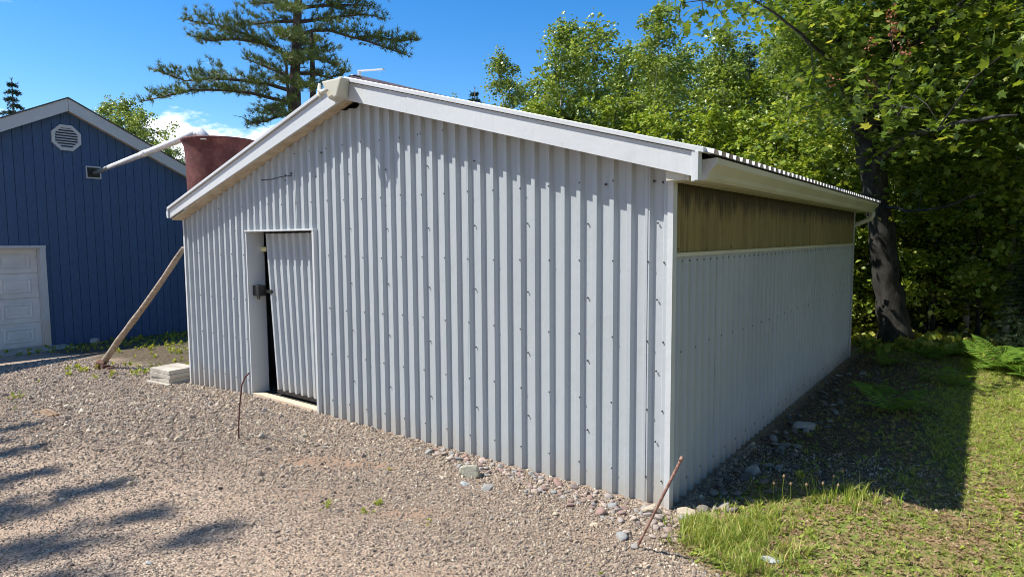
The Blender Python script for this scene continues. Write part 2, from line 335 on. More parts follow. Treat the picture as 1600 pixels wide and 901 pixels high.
# ------------------------------------------------------------ instanced small stuff (geometry nodes)
def rock_mesh(name,sub=1,rough=.25,flat=.7,seed=0,ang=True):
    bm=bmesh.new(); bmesh.ops.create_icosphere(bm,subdivisions=sub,radius=1); r=random.Random(seed)
    planes=[(Vector((r.gauss(0,1),r.gauss(0,1),r.gauss(0,1))).normalized(),r.uniform(.5,.8)) for _ in range(9)] if ang else []
    st=(r.uniform(.8,1.25),r.uniform(.75,1.1),flat*r.uniform(.8,1.15))
    for v in bm.verts:
        for n,d in planes:
            k=v.co.dot(n)
            if k>d: v.co-=n*(k-d)
        v.co*=1+r.uniform(-rough,rough)*.35
        v.co=Vector((v.co.x*st[0],v.co.y*st[1],v.co.z*st[2]))
    me=bpy.data.meshes.new(name); bm.to_mesh(me); bm.free(); return me
def scatter(name,meshes,mat,P,rot,scale,idx,kind='stuff'):
    col=bpy.data.collections.new(name+'_shapes')
    for i,me in enumerate(meshes):
        if not me.materials: me.materials.append(mat)
        o=bpy.data.objects.new('%s_shape_%02d'%(name,i),me); col.objects.link(o)
    me=bpy.data.meshes.new(name); n=len(P); me.vertices.add(n); me.vertices.foreach_set('co',np.asarray(P,np.float32).ravel())
    a=me.attributes.new('rot','FLOAT_VECTOR','POINT'); a.data.foreach_set('vector',np.asarray(rot,np.float32).ravel())
    a=me.attributes.new('scl','FLOAT_VECTOR','POINT'); a.data.foreach_set('vector',np.asarray(scale,np.float32).ravel())
    a=me.attributes.new('idx','INT','POINT'); a.data.foreach_set('value',np.asarray(idx,np.int32))
    me.update(); me.materials.append(mat)
    o=bpy.data.objects.new(name,me); COL.objects.link(o); o['kind']=kind
    ng=bpy.data.node_groups.new(name+'_scatter','GeometryNodeTree')
    ng.interface.new_socket('Geometry',in_out='INPUT',socket_type='NodeSocketGeometry'); ng.interface.new_socket('Geometry',in_out='OUTPUT',socket_type='NodeSocketGeometry')
    nn=ng.nodes.new; ll=ng.links.new
    gi=nn('NodeGroupInput'); go=nn('NodeGroupOutput'); ip=nn('GeometryNodeInstanceOnPoints'); ci=nn('GeometryNodeCollectionInfo')
    ci.inputs['Collection'].default_value=col; ci.inputs['Separate Children'].default_value=True; ci.inputs['Reset Children'].default_value=True
    def na(t,nm):
        q=nn('GeometryNodeInputNamedAttribute'); q.data_type=t; q.inputs['Name'].default_value=nm; return q.outputs[0]
    ll(gi.outputs[0],ip.inputs['Points']); ll(ci.outputs[0],ip.inputs['Instance']); ip.inputs['Pick Instance'].default_value=True
    ll(na('INT','idx'),ip.inputs['Instance Index']); ll(na('FLOAT_VECTOR','rot'),ip.inputs['Rotation']); ll(na('FLOAT_VECTOR','scl'),ip.inputs['Scale'])
    ll(ip.outputs[0],go.inputs[0])
    md=o.modifiers.new('scatter','NODES'); md.node_group=ng
    return o
def inshed(x,y): return (x>-6.3)&(x<.02)&(y>-.0)&(y<6.35)
# gravel
n=620000
x=rng.uniform(-11.5,1.6,n); y=rng.uniform(-3.6,1.6,n)
d=np.hypot(x-CO[0],y-CO[1])
keep=(rng.random(n)<np.clip((3.9/np.maximum(d,.3))**1.7,0,1))&~inshed(x,y)
keep&=(rng.random(n)>grassmask(x,y)*1.05-.03)&(rng.random(n)>claymask(x,y)*.8)
band=.55+.45*bandf(x,y)
keep&=rng.random(n)<band
keep&=~((x>.1)&(y>.25)&(rng.random(n)<.72))
keep&=(x>-6.4)|(y<.35+.25*wob(x,y,2.5))
x,y=x[keep],y[keep]; n=len(x)
s=.0034+.0032*rng.gamma(1.6,.55,n); s*=np.where(rng.random(n)<.02,1.9,1)*(0.52+.52*band[keep])
s*=np.clip(d[keep]/4.2,1,1.7)
z=G(x,y)+s*.25
P=np.stack([x,y,z],-1); rot=rng.uniform(0,6.28,(n,3)); scl=s[:,None]*rng.uniform(.7,1.25,(n,3))
scatter('gravel',[rock_mesh('gravel_stone',1,.3,.7,i) for i in range(8)],MT['gravel'],P,rot,scl,rng.integers(0,8,n))
print('gravel',n)
# leaf / blade templates -------------------------------------------------
def blade_tuft(nb,h,spread,wd,seed,curl=.5):
    r=random.Random(seed); V=[];Fs=[]
    for i in range(nb):
        a=r.uniform(0,6.28); t=r.uniform(.1,1)*spread; hh=h*r.uniform(.45,1.1); b0=Vector((r.gauss(0,.2)*spread,r.gauss(0,.2)*spread,0)); w=wd*r.uniform(.6,1.2)
        dr=Vector((math.cos(a),math.sin(a),0)); sd=Vector((-math.sin(a),math.cos(a),0)); n0=len(V)
        for k,u in enumerate((0,.4,.75,1)):
            c=b0+dr*(t*u*u*(1+curl*u))+Vector((0,0,hh*(u-.25*curl*u*u*u)))
            ww=w*(1-u*.85) if k<3 else 0
            if k<3: V+= [c-sd*ww,c+sd*ww]
            else: V.append(c)
        Fs+=[(n0,n0+1,n0+3,n0+2),(n0+2,n0+3,n0+5,n0+4),(n0+4,n0+5,n0+6)]
    me=bpy.data.meshes.new('tuft'); me.from_pydata(V,[],Fs); me.update(); return me
def rosette(nl,l,wd,seed,lift=.5):
    r=random.Random(seed); V=[];Fs=[]
    for i in range(nl):
        a=r.uniform(0,6.28); e=r.uniform(.1,lift*1.6); ll=l*r.uniform(.5,1.1); w=wd*ll
        dr=Vector((math.cos(a)*math.cos(e),math.sin(a)*math.cos(e),math.sin(e))); sd=Vector((-math.sin(a),math.cos(a),r.uniform(-.3,.3)))
        o=Vector((r.gauss(0,.15)*l,r.gauss(0,.15)*l,r.uniform(0,.35)*l)); n0=len(V)
        V+=[o,o+dr*ll*.5-sd*w+Vector((0,0,.04*ll)),o+dr*ll-Vector((0,0,.15*ll)),o+dr*ll*.5+sd*w+Vector((0,0,.04*ll)),o+dr*ll*.55]
        Fs+=[(n0,n0+1,n0+4),(n0+1,n0+2,n0+4),(n0+2,n0+3,n0+4),(n0+3,n0,n0+4)]
    me=bpy.data.meshes.new('rosette'); me.from_pydata(V,[],Fs); me.update(); return me
def scat_green(name,meshes,mat,N_,box,prob,smin,smax,tilt=.3,zoff=0.,clip_shed=True):
    x=rng.uniform(box[0],box[1],N_); y=rng.uniform(box[2],box[3],N_); k=rng.random(N_)<prob(x,y)
    if clip_shed: k&=~inshed(x,y)
    x,y=x[k],y[k]; n=len(x); P=np.stack([x,y,G(x,y)+zoff],-1)
    rot=np.stack([rng.normal(0,tilt,n),rng.normal(0,tilt,n),rng.uniform(0,6.28,n)],-1)
    s=rng.uniform(smin,smax,n); print(name,n)
    return scatter(name,meshes,mat,P,rot,np.stack([s,s,s*rng.uniform(.8,1.2,n)],-1),rng.integers(0,len(meshes),n))
gp=lambda x,y: grassmask(x,y)*np.clip(.45+.7*wob(x,y,5.5),0.06,1)*np.clip(5./np.hypot(x-CO[0],y-CO[1]),0,1)
scat_green('short_grass',[blade_tuft(9,.035,.03,.0022,i) for i in range(6)],MT['grass'],80000,(.0,5.5,-2.4,7.6),gp,.6,1.4)
scat_green('moss_and_weeds',[rosette(9,.020,.30,20+i,.5) for i in range(6)],MT['weed'],50000,(.0,5.5,-2.4,8.5),lambda x,y: grassmask(x,y)*np.clip(.55+.6*wob(x,y,3.5),.1,1)*np.clip(5./np.hypot(x-CO[0],y-CO[1]),0,1),.6,1.6)
scat_green('leaf_litter',[rosette(5,.015,.34,60+i,.3) for i in range(5)],MT['litter'],150000,(.0,5.5,-2.4,8.5),lambda x,y: grassmask(x,y)*np.clip(.62-.6*wob(x,y,3.5),.10,1)*np.clip(5./np.hypot(x-CO[0],y-CO[1]),0,1)+.25*(x>0.02)*(y>.7)*(x<1.3),.5,1.5,.5,.002)
scat_green('gravel_debris',[rosette(2,.022,.28,160+i,.3) for i in range(4)],MT['litter'],2600,(-8.,.3,-3.2,-.05),lambda x,y: .25+.3*wob(x,y,1.7),.5,1.5,.5,.004)
def clump(cs):
    def f(x,y):
        p=0*x
        for cx,cy,r_,a_ in cs: p=p+a_*np.exp(-((x-cx)**2+(y-cy)**2)/r_**2)
        return np.clip(p,0,1)
    return f
scat_green('tall_grass',[blade_tuft(12,.11,.07,.0028,40+i,.6) for i in range(6)],MT['grass'],9000,(.05,1.5,-.8,1.2),clump([(.36,-.22,.14,.5),(.50,-.1,.12,.35),(.25,-.12,.09,.4),(.55,.15,.16,.2),(.62,-.42,.10,.3),(.78,-.25,.1,.2),(.9,.7,.15,.12)]),.6,1.15,.2)
scat_green('gravel_weeds',[rosette(12,.04,.22,80+i,.9) for i in range(4)],MT['weed'],5000,(-2.2,.3,-1.6,-.4),clump([(-1.78,-1.27,.055,.8),(-1.53,-1.06,.035,.7),(-1.52,-1.16,.05,.3),(.06,-.95,.04,.6),(-1.9,-.6,.03,.3),(-1.1,-1.05,.04,.3)]),.4,.8,.2)
scat_green('far_weeds',[rosette(14,.07,.22,90+i,.9) for i in range(5)]+[blade_tuft(12,.10,.08,.005,95+i) for i in range(3)],MT['weed'],16000,(-14,-6.35,-2.2,6),lambda x,y: np.clip(ss(.9,2.0,y-.25*(x+7)*0+.7*wob(x,y,1.5)+ss(-11.5,-13.2,x)*1.2)*.12+clump([(-9.3,-.1,.5,.10),(-8.0,.4,.6,.10),(-7.2,-1.8,.4,.12)])(x,y),0,1)*(x>-13.9),.5,1.2,.2)
scat_green('forest_plants',[rosette(14,.11,.30,110+i,.8) for i in range(6)],MT['weed'],30000,(-12,9,6.6,16),lambda x,y: np.clip(.30+.5*wob(x,y,1.1),0.02,.7)*(1-.9*((y>7.9)&(y<10.2)&(x>-.2)&(x<3))),.5,1.6,.3)
# ------------------------------------------------------------ loose stones that can be picked out
cob=[rock_mesh('river_stone',2,.14,.52,200+i) for i in range(12)]
for c in cob: c.materials.append(MT['cobble']); c.polygons.foreach_set('use_smooth',[True]*len(c.polygons))
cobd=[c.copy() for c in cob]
for c in cobd: c.materials.clear(); c.materials.append(MT['shade_stone'])
def put_stone(x,y,s,label,group,me=None,name='stone',zk=.25,rz=None):
    o=link(name,me or random.choice(cob),None,None,(x,y,float(G(x,y))+s*zk),(random.uniform(-.4,.4),random.uniform(-.4,.4),random.uniform(0,6.28) if rz is None else rz),(s,s,s))
    return tag(o,label,'stone',group)
cnt=0
pts=[]
while cnt<150:
    u=random.random(); x=-2.0+2.15*u**.75; dy=abs(random.gauss(0,1))*(.06+.16*u); y=-.045-dy
    if y<-.62: continue
    s=random.uniform(.018,.040)*(1.15 if random.random()<.25 else .85)
    if any((x-a)**2+(y-b_)**2<(.72*(s+c))**2 for a,b_,c in pts): 
        if random.random()<.9: continue
    pts.append((x,y,s)); cnt+=1
    put_stone(x,y,s,'small rounded stone in the loose row along the foot of the sunlit ribbed wall','stones along the foot of the front wall')
cnt=0
while cnt<110:
    u=random.random(); y=.08+5.2*u**1.3; x=.06+abs(random.gauss(0,.26)); 
    if x>.95: continue
    s=random.uniform(.022,.05); 
    if any((x-a)**2+(y-b_)**2<(.8*(s+c))**2 for a,b_,c in pts):
        if random.random()<.9: continue
    pts.append((x,y,s)); cnt+=1
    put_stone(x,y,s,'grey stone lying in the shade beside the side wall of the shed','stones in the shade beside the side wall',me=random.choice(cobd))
def boulder(x,y,dims,mat,label,seed,rz=0,zk=.4,name='rock'):
    me=rock_mesh('rock',3,.04,1,seed); me.materials.append(mat)
    o=link(name,me,None,None,(x,y,float(G(x,y))+dims[2]*zk),(0.1,-.05,rz),dims); return tag(o,label,'rock')
boulder(-1.37,-.33,(.10,.08,.075),MT['mossrock'],'pale lichen-covered boulder on the gravel near the middle of the front wall',3,.4)
boulder(.14,-.03,(.085,.05,.042),MT['palerock'],'long flat-topped sandy rock in front of the near corner of the shed',5,.65,.5)
boulder(-.06,-.10,(.06,.05,.045),MT['palerock'],'rounded beige rock against the wall just left of the near corner',6,.2)
boulder(.27,.87,(.065,.065,.06),MT['greyrock'],'blocky pale grey rock in the shade, nearest one beside the side wall',7,.3)
boulder(.30,2.25,(.11,.09,.06),MT['greyrock'],'large flat reddish-grey rock in the shade midway along the side wall',8,.8)
boulder(-3.12,-.53,(.06,.045,.03),MT['palerock'],'flattish pale stone alone on the gravel below the doorway',9,.2)
boulder(-3.18,-1.87,(.035,.028,.02),MT['palerock'],'small tan stone lying alone on the fine gravel in the left foreground',10,.3)
boulder(-2.6,-1.53,(.018,.015,.014),MT['black'],'small black stone lying alone on the open gravel',11,.3)
boulder(-1.30,-.47,(.05,.045,.012),MT['slate'],'flat blue-grey stone just below the pale boulder',12,1.3)
boulder(-1.13,-.43,(.05,.04,.018),MT['greyrock'],'rounded grey stone right of the flat blue-grey one below the boulder',13,.6)
boulder(.69,-.29,(.06,.035,.010),MT['slate'],'flat grey slate lying in the grass at the bottom right',14,.2,.9)
boulder(-1.93,-2.27,(.022,.016,.009),MT['slate'],'small pale flat stone in the tree shadow at the bottom left',15,.2)
boulder(-13.4,1.36,(.13,.13,.12),MT['greyrock'],'round grey stone at the foot of the blue wall right of the garage door',16,.2,.5)
# ------------------------------------------------------------ the shed
SH=empty('metal_shed',(-3.12,3.14,0),'pale grey ribbed metal shed with low gabled roof and yellowed translucent side band','shed')
def sp(name,mb,mat,smooth=False,bevel=0,label=None,kind=None,parent=None):
    o=mb.build(name,mat,None,smooth,bevel) if isinstance(mb,MB) else link(name,mb,mat)
    par=parent or SH; o.parent=par
    # geometry is written in world coordinates: cancel the root's offset
    base=Vector(par.location) if par is SH else Vector((0,0,0))
    if par is SH: o.location=-base
    if label: o['label']=label
    if kind: o['kind']=kind
    return o
def zr(x): return 2.178+.2795*(.215-x) if x>-2.94 else 2.071+.297*(x+6.282)
PITCH=.125; PH=-.165
def prof(u0,u1,phase=PH,pitch=PITCH,top=.0155,slope=.016,dep=.029):
    "break points (u, depth behind the rib tops)"
    ev=[]
    k0=int(math.floor((u0-phase)/pitch))-1; k1=int(math.ceil((u1-phase)/pitch))+1
    for k in range(k0,k1+1):
        c=phase+k*pitch; ev+=[(c-top-slope,dep),(c-top,0),(c+top,0),(c+top+slope,dep)]
    def dep_at(u):
        for (a,da),(b,db) in zip(ev,ev[1:]):
            if a<=u<=b: return da+(db-da)*(u-a)/(b-a) if b>a else da
        return dep
    res=[(u0,dep_at(u0))]+[e for e in ev if u0+1e-4<e[0]<u1-1e-4]+[(u1,dep_at(u1))]
    return res
def sheet(u0,u1,bot,ztop_,mapf,extra=(),**kw):
    u0-=.005; u1+=.003
    pr=prof(u0,u1,**kw)
    for e in extra:
        if u0+1e-3<e<u1-1e-3:
            for (a,da),(b,db) in zip(pr,pr[1:]):
                if a<e<b: pr.append((e-.0005,da+(db-da)*(e-a)/(b-a))); pr.append((e+.0005,da+(db-da)*(e-a)/(b-a))); break
            pr.sort()
    V=[];Fs=[]
    jit=random.uniform(-.0018,.0018)
    for u,dd in pr:
        V.append(mapf(u,dd+jit,bot(u))); V.append(mapf(u,dd+jit,ztop_(u)))
    for i in range(len(pr)-1): Fs.append((2*i,2*i+2,2*i+3,2*i+1))
    return MB().add(V,Fs)
DX0,DX1,DZ1=-4.84,-3.63,1.79
apx=(-3.19,-2.91)
def ztop(x): return 2.865 if apx[0]<x<apx[1] else zr(x)-.055
fr=lambda u,dd,z:(u,dd,z)
zb=lambda x: float(G(x,-.05))-.06
edges=[PH-.0-.75*k for k in range(-1,9)]
edges=[0.0]+[e for e in edges if -6.2<e<-.05]+[-6.25]
for a_,b_ in zip(edges[1:],edges[:-1]):
    # the doorway is cut out of the sheets it meets
    segs=[(a_,b_,None)]
    if a_<DX1 and b_>DX0:
        segs=[]
        if a_<DX0: segs.append((a_,DX0,None))
        if b_>DX1: segs.append((DX1,b_,None))
        segs.append((max(a_,DX0),min(b_,DX1),'top'))
    bm_=MB()
    for s0,s1,kd in segs:
        q=sheet(s0,s1,(lambda x:DZ1) if kd else zb,ztop,fr,extra=apx); bm_.add(q.v,q.f)
    sp('siding_panel',bm_,MT['siding'])
# other walls
Lm=6.28
sd=lambda u,dd,z:(-dd,u,z)
for k in range(8):
    u0=.0+k*Lm/8; u1=u0+Lm/8
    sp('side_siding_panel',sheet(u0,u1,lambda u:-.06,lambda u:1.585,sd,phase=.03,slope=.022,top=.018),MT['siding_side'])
for k in range(12):
    u0=.0+k*Lm/12; u1=u0+Lm/12
    o=sp('translucent_panel',sheet(u0,u1+.03,lambda u:1.60,lambda u:2.10,lambda u,dd,z:(-dd-.004+(k%2)*.003,u,z),phase=.02,pitch=.034,top=.004,slope=.012,dep=.007),MT['clear'])
lw=lambda u,dd,z:(-6.25+dd,u,z)
for k in range(4):
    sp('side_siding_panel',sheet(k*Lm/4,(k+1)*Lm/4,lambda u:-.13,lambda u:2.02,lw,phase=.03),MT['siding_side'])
bk=lambda u,dd,z:(u,Lm-dd,z)
for k in range(4):
    u0=-6.25+k*6.25/4
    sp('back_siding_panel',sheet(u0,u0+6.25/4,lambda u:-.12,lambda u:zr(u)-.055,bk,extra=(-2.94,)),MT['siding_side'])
# posts, trims
b=MB(); b.box((-.028,-.010,-.03),(.008,.022,2.06)); b.box((-.012,.0225,-.03),(.0085,.05,2.06)); sp('corner_trim',b,MT['white'])
b=MB(); b.box((-6.262,-.008,-.12),(-6.228,.03,2.02)); sp('corner_trim',b,MT['white'])
b=MB(); b.box((-.02,Lm-.02,-.05),(.008,Lm+.02,2.06)); sp('corner_trim',b,MT['white'])
b=MB(); b.box((-.03,.052,1.583),(.011,Lm-.03,1.607)); sp('side_band_trim',b,MT['cream_bounce'])
# interior frame posts & girts so that the dark inside is built
for yy in (.3,2.1,4.2,6.1):
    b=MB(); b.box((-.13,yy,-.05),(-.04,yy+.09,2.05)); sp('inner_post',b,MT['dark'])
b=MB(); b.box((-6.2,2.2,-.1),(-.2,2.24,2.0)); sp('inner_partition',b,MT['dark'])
# rake boards: one on the left slope, two on the right
def rake(x0,x1,h0,h1,y0=-.15,y1=-.128):
    return MB().prism([(x0,zr(x0)-h0),(x1,zr(x1)-h1),(x1,zr(x1)),(x0,zr(x0))],y0,y1,1)
sp('rake_board',rake(-6.282,-2.945,.098,.155),MT['white'],bevel=.002)
sp('rake_board',rake(-2.935,-2.153,.155,.150),MT['white'],bevel=.002)
sp('rake_board',rake(-2.149,.205,.150,.140,-.153,-.131),MT['white'],bevel=.002)
for x0,x1 in ((-6.29,-2.945),(-2.935,.25)):
    sp('rake_cap',MB().prism([(x0,zr(x0)+.004),(x1,zr(x1)+.004),(x1,zr(x1)+.034),(x0,zr(x0)+.034)],-.172,-.06,1),MT['white'],bevel=.003)
    sp('rake_soffit',MB().prism([(x0+.02,zr(x0+.02)-.125),(x1-.06,zr(x1-.06)-.125),(x1-.06,zr(x1-.06)-.110),(x0+.02,zr(x0+.02)-.110)],-.127,.02,1),MT['soffit'])
b=MB(); b.box((.200,-.175,2.022),(.222,-.118,2.185)); b.box((.178,-.166,2.018),(.198,-.154,2.19)); sp('rake_end_trim',b,MT['white'],bevel=.003)
b=MB(); b.box((-6.300,-.168,1.972),(-6.275,-.11,2.085)); sp('rake_end_trim',b,MT['white'],bevel=.002)
# apex cap: a flared sheet-metal snout with a curled lip
b=MB(); b.add([(-3.06,-.155,2.90),(-2.86,-.155,2.90),(-2.83,-.155,3.06),(-3.09,-.155,3.06),(-2.93,-.30,2.88),(-2.83,-.30,2.885),(-2.745,-.31,3.03),(-3.01,-.31,3.035)],
  [(0,1,2,3),(4,7,6,5),(0,4,5,1),(1,5,6,2),(2,6,7,3),(3,7,4,0)])
sp('apex_cap',b,MT['cream_bounce'],bevel=.012)
b=MB(); b.tube([(-3.01,-.33,3.01),(-3.00,-.34,2.955),(-2.96,-.34,2.93),(-2.90,-.33,2.945)],[.012,.02,.022,.010],8); b.tube([(-3.035,-.31,2.98),(-3.03,-.33,2.92),(-2.98,-.33,2.895)],[.01,.018,.012],8)
sp('apex_cap_lip',b,MT['cream_bounce'],True)
b=MB(); b.prism([(-2.99,zr(-2.99)+.035),(-1.55,zr(-1.55)+.034),(-1.55,zr(-1.55)+.038),(-2.88,zr(-2.9)+.075),(-2.98,zr(-2.98)+.078)],-.05,.10,1); sp('ridge_flashing',b,MT['ridge'])
b=MB(); b.tube([(-3.2,.25,3.1),(-3.2,.25,3.27)],.016,8); b.box((-3.21,.235,3.262),(-2.86,.265,3.272),Matrix.Translation((-3.2,.25,3.27))@Matrix.Rotation(.12,4,'Y')@Matrix.Translation((3.2,-.25,-3.27))); sp('ridge_bracket',b,MT['white'])
# roof sheets, ribs running down the slope
def roofmap(side):
    def f(u,dd,t):
        x=-2.94+(3.235 if side>0 else -3.40)*t; return (x,u,zr(x)+.036-dd)
    return f
for side in (1,-1):
    for k in range(7):
        u0=-.155+k*6.55/7; q=sheet(u0,u0+6.55/7,lambda u:0,lambda u:1,roofmap(side),phase=.03,top=.030,slope=.014,dep=.026)
        sp('roof_sheet',q,MT['roofmetal'])
b=MB(); b.prism([(-2.94,3.125),(-2.80,3.08),(-2.80,3.088),(-2.94,3.135),(-3.08,3.088),(-3.08,3.08)],-.05,6.4,1); sp('ridge_cap',b,MT['roofmetal'])
b=MB(); b.prism([(.13,2.030),(.15,2.030),(.15,2.165),(.13,2.17)],-.125,6.38,1); sp('eave_board',b,MT['cream_bounce'])
b=MB(); b.prism([(.012,2.034),(.129,2.034),(.129,2.044),(.012,2.044)],-.126,6.38,1); sp('eave_soffit',b,MT['cream_bounce'])
b=MB(); b.box((.011,-.1265,2.045),(.129,-.012,2.10)); sp('eave_return',b,MT['cream_bounce'])
b=MB(); b.prism([(-6.33,1.985),(-6.31,1.985),(-6.31,2.06),(-6.33,2.055)],-.12,6.5,1); sp('eave_board',b,MT['white'])
# K-style gutter
gut=[(.152,2.150),(.152,2.032),(.205,2.032),(.222,2.050),(.230,2.075),(.252,2.100),(.272,2.122),(.275,2.157),(.266,2.157),(.262,2.125),(.243,2.104),(.222,2.078),(.214,2.055),(.201,2.041),(.161,2.041),(.161,2.150)]
ex=[]
b=MB(); nG=len(gut); ny_=2
V=[(x,yv,z) for yv in (-.02,6.40) for x,z in gut]; b.add(V,[(i,(i+1)%nG,(i+1)%nG+nG,i+nG) for i in range(nG)]); sp('gutter',b,MT['cream_bounce'])
capP=gut[:8]+[(.161,2.150)]
b=MB().prism(capP,-.026,-.020,1); o=sp('gutter_end_cap',b,MT['white'])
b=MB().prism(capP,6.40,6.406,1); sp('gutter_end_cap',b,MT['white'])
b=MB(); b.tube([(.215,6.34,2.05),(.215,6.34,1.99),(.20,6.345,1.95),(.0,6.36,1.86),(-.06,6.35,1.83),(-.07,6.35,.1)],.03,8); sp('downspout',b,MT['cream_bounce'],True)
b=MB(); b.tube([(-6.33,-.10,2.06),(-6.40,-.10,2.05),(-6.41,-.10,2.00)],.02,6); sp('gutter_bracket',b,MT['white'])
b=MB(); b.prism([(-6.33,1.99),(-6.42,1.99),(-6.43,2.06),(-6.335,2.06)],-.12,6.5,1); sp('gutter',b,MT['white'])
# doorway
DY=.15
b=MB(); b.box((DX0-.012,-.006,zb(DX0)),(DX0+.006,DY+.05,DZ1+.004)); sp('door_jamb',b,MT['white'],bevel=.002)
b=MB(); b.box((DX1-.018,-.012,zb(DX1)),(DX1+.012,DY+.05,DZ1+.004)); sp('door_jamb',b,MT['white'],bevel=.002)
b=MB(); b.box((DX0-.02,-.016,DZ1+.005),(DX1+.016,DY+.03,DZ1+.022)); sp('door_head_trim',b,MT['white'],bevel=.002)
b=MB(); b.box((DX0+.007,-.0,-.03),(DX1-.019,.09,.035)); sp('door_sill',b,MT['sill'],bevel=.004)
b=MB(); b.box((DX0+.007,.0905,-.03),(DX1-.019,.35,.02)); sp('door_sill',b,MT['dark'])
# door leaf: ribbed sheet on a dark frame; its free edge leans so that the gap widens downwards
def door_map(u,dd,z):
    lean=.13*(1-z/1.78)*(1-(u-(-4.68))/1.04)
    return (u+lean, DY-.02+dd, z)
q=sheet(-4.70,DX1-.022,lambda u:.085,lambda u:1.775,door_map,phase=PH)
D=sp('door',q,MT['siding'])
def dpart(name,mb,mat,**k):
    o=mb.build(name,mat,None,bevel=k.get('bevel',0)); o.parent=D; return o
bb=MB()
x0b,x1b=door_map(-4.71,0,.07)[0],DX1-.02
xt=door_map(-4.71,0,1.78)[0]
bb.add([(xt,DY+.004,1.78),(xt+.05,DY+.004,1.78),(x0b+.05,DY+.004,.06),(x0b,DY+.004,.06),(xt,DY+.05,1.78),(xt+.05,DY+.05,1.78),(x0b+.05,DY+.05,.06),(x0b,DY+.05,.06)],[(0,1,2,3),(7,6,5,4),(0,4,5,1),(1,5,6,2),(2,6,7,3),(3,7,4,0)])
bb.box((x0b,DY-.012,.045),(x1b,DY+.05,.084)); dpart('door_frame',bb,MT['black'])
b=MB(); b.box((-4.70,DY-.035,1.135),(-4.57,DY-.024,1.165)); b.box((-4.60,DY-.045,1.128),(-4.575,DY-.034,1.172)); dpart('hasp',b,MT['black'])
b=MB(); b.box((-4.832,.045,1.10),(-4.72,.135,1.215)); LK=sp('lock_box',b,MT['black'],bevel=.006)
b=MB(); b.tube([(-4.79,.08,1.10),(-4.79,.075,1.075),(-4.76,.075,1.065),(-4.75,.08,1.10)],.006,6); o=b.build('shackle',MT['black'],None,True); o.parent=LK
b=MB(); b.box((-4.832,.16,1.58),(-4.735,.175,1.63)); sp('yellow_bit',b,simple('pale_yellow',(.75,.66,.30),(.85,.78,.45),9,.6))  # small pale yellow piece in the door gap
# screws: tiny, joined into one part
b=MB()
def scr(x,y,z,ax,r=.0055,l=.0055):
    if ax=='y': b.prism([(x+r*math.cos(t),z+r*math.sin(t)) for t in [i*math.pi/3 for i in range(6)]],y-l,y+.002,1)
    else: b.prism([(y+r*math.cos(t),z+r*math.sin(t)) for t in [i*math.pi/3 for i in range(6)]],x-.002,x+l,0)
for z_ in (.17,.62,1.055,1.55,2.066,2.55):
    k=0
    while True:
        xx=PH+.010-.25*k
        if xx<-6.15: break
        if z_<zr(xx)-.22 and not(DX0-.03<xx<DX1+.03 and z_<DZ1+.03): scr(xx+random.uniform(-.004,.004),0,z_+random.uniform(-.008,.008),'y')
        k+=1
    xx=-.05
    if z_<2.0: scr(xx,0,z_,'y')
for k in range(11):
    for z_ in (.4,.87,1.31,1.80,2.3):
        xx=PH+.062-.5*k
        if z_<zr(xx)-.3 and not(DX0-.03<xx<DX1+.03 and z_<DZ1+.03) and xx<-.02: scr(xx,.022,z_+random.uniform(-.01,.01),'y',.006)
for xx,zz in ((-.07,2.04),(-.13,2.05),(-.42,2.06),(-.47,2.05),(-.9,2.27),(-1.15,2.35),(-2.2,2.55),(-2.55,2.6),(-3.5,2.52),(-4.0,2.36),(-4.1,2.35),(-5.4,2.12),(-5.65,2.1),(-5.9,2.08)): scr(xx,.021,zz,'y',.009)
for k in range(48):
    if .03+.125*k<6.2: scr(0,.03+.125*k,1.555,'x',.006)
for k in range(24):
    if .06+.25*k<6.2:
        scr(0,.03+.25*k,.12,'x'); scr(0,.155+.25*k,.98+random.uniform(-.01,.01),'x',.005)
for k in range(12): scr(-.004,.1+.5*k,1.63,'x'); 
sp('siding_screws',b,MT['screw'],kind='stuff')
b=MB(); b.tube([(-4.5,-.003,2.325),(-4.3,-.006,2.32),(-4.15,-.004,2.335),(-3.95,-.004,2.335)],.004,5); sp('loose_wire',b,MT['black'])
# ------------------------------------------------------------ things by the shed
POLE=(Vector((-9.39,.07,-.27)),Vector((-6.33,.02,1.60)))
b=MB(); dv=POLE[1]-POLE[0]
pth=[POLE[0]+dv*t+Vector((0,0,.015*math.sin(t*7))) for t in np.linspace(0,1,12)]
b.tube(pth,[.048-.016*t+.003*math.sin(t*30) for t in np.linspace(0,1,12)],10)
o=b.build('prop_pole',MT['pole'],None,True); 
PR=empty('wooden_prop',(-9.39,.07,float(G(-9.39,.07))),'grey weathered wooden pole propped at a slant against the left side of the shed','pole'); o.parent=PR; o.location=-PR.location
b=MB(); 
for i in range(3): b.box((-9.30+.09*i,-.05+.03*i,-.27),(-9.10+.1*i,.02+.05*i,-.19+.03*(i%2)))
b.tube([(-9.18,.05,-.25),(-9.14,.0,-.13),(-9.06,.03,-.16)],[.05,.06,.035],7)
o=b.build('anchor_block',simple('brown_anchor',(.06,.03,.02),(.18,.09,.06),10,.9),None,bevel=.01); o.parent=PR; o.location=-PR.location
PV=empty('paver_stack',(-6.72,-.02,-.10),'stack of square concrete pavers beside the left corner of the shed','pavers',rz=0)
for i,(w,dd,h,z_,ox,oy,rz_) in enumerate([(.50,.40,.035,.0,.0,.0,.03),(.44,.36,.052,.037,.0,.02,-.02),(.44,.36,.052,.091,.012,.015,.03),(.44,.36,.052,.145,.006,.02,-.01)]):
    b=MB().box((-w/2,-dd/2,0),(w/2,dd/2,h)); o=b.build('paver',MT['concrete'],PV,bevel=.006,loc=(ox,oy,z_),rot=(0,0,.10+rz_))
g0=float(G(-3.54,-.88))
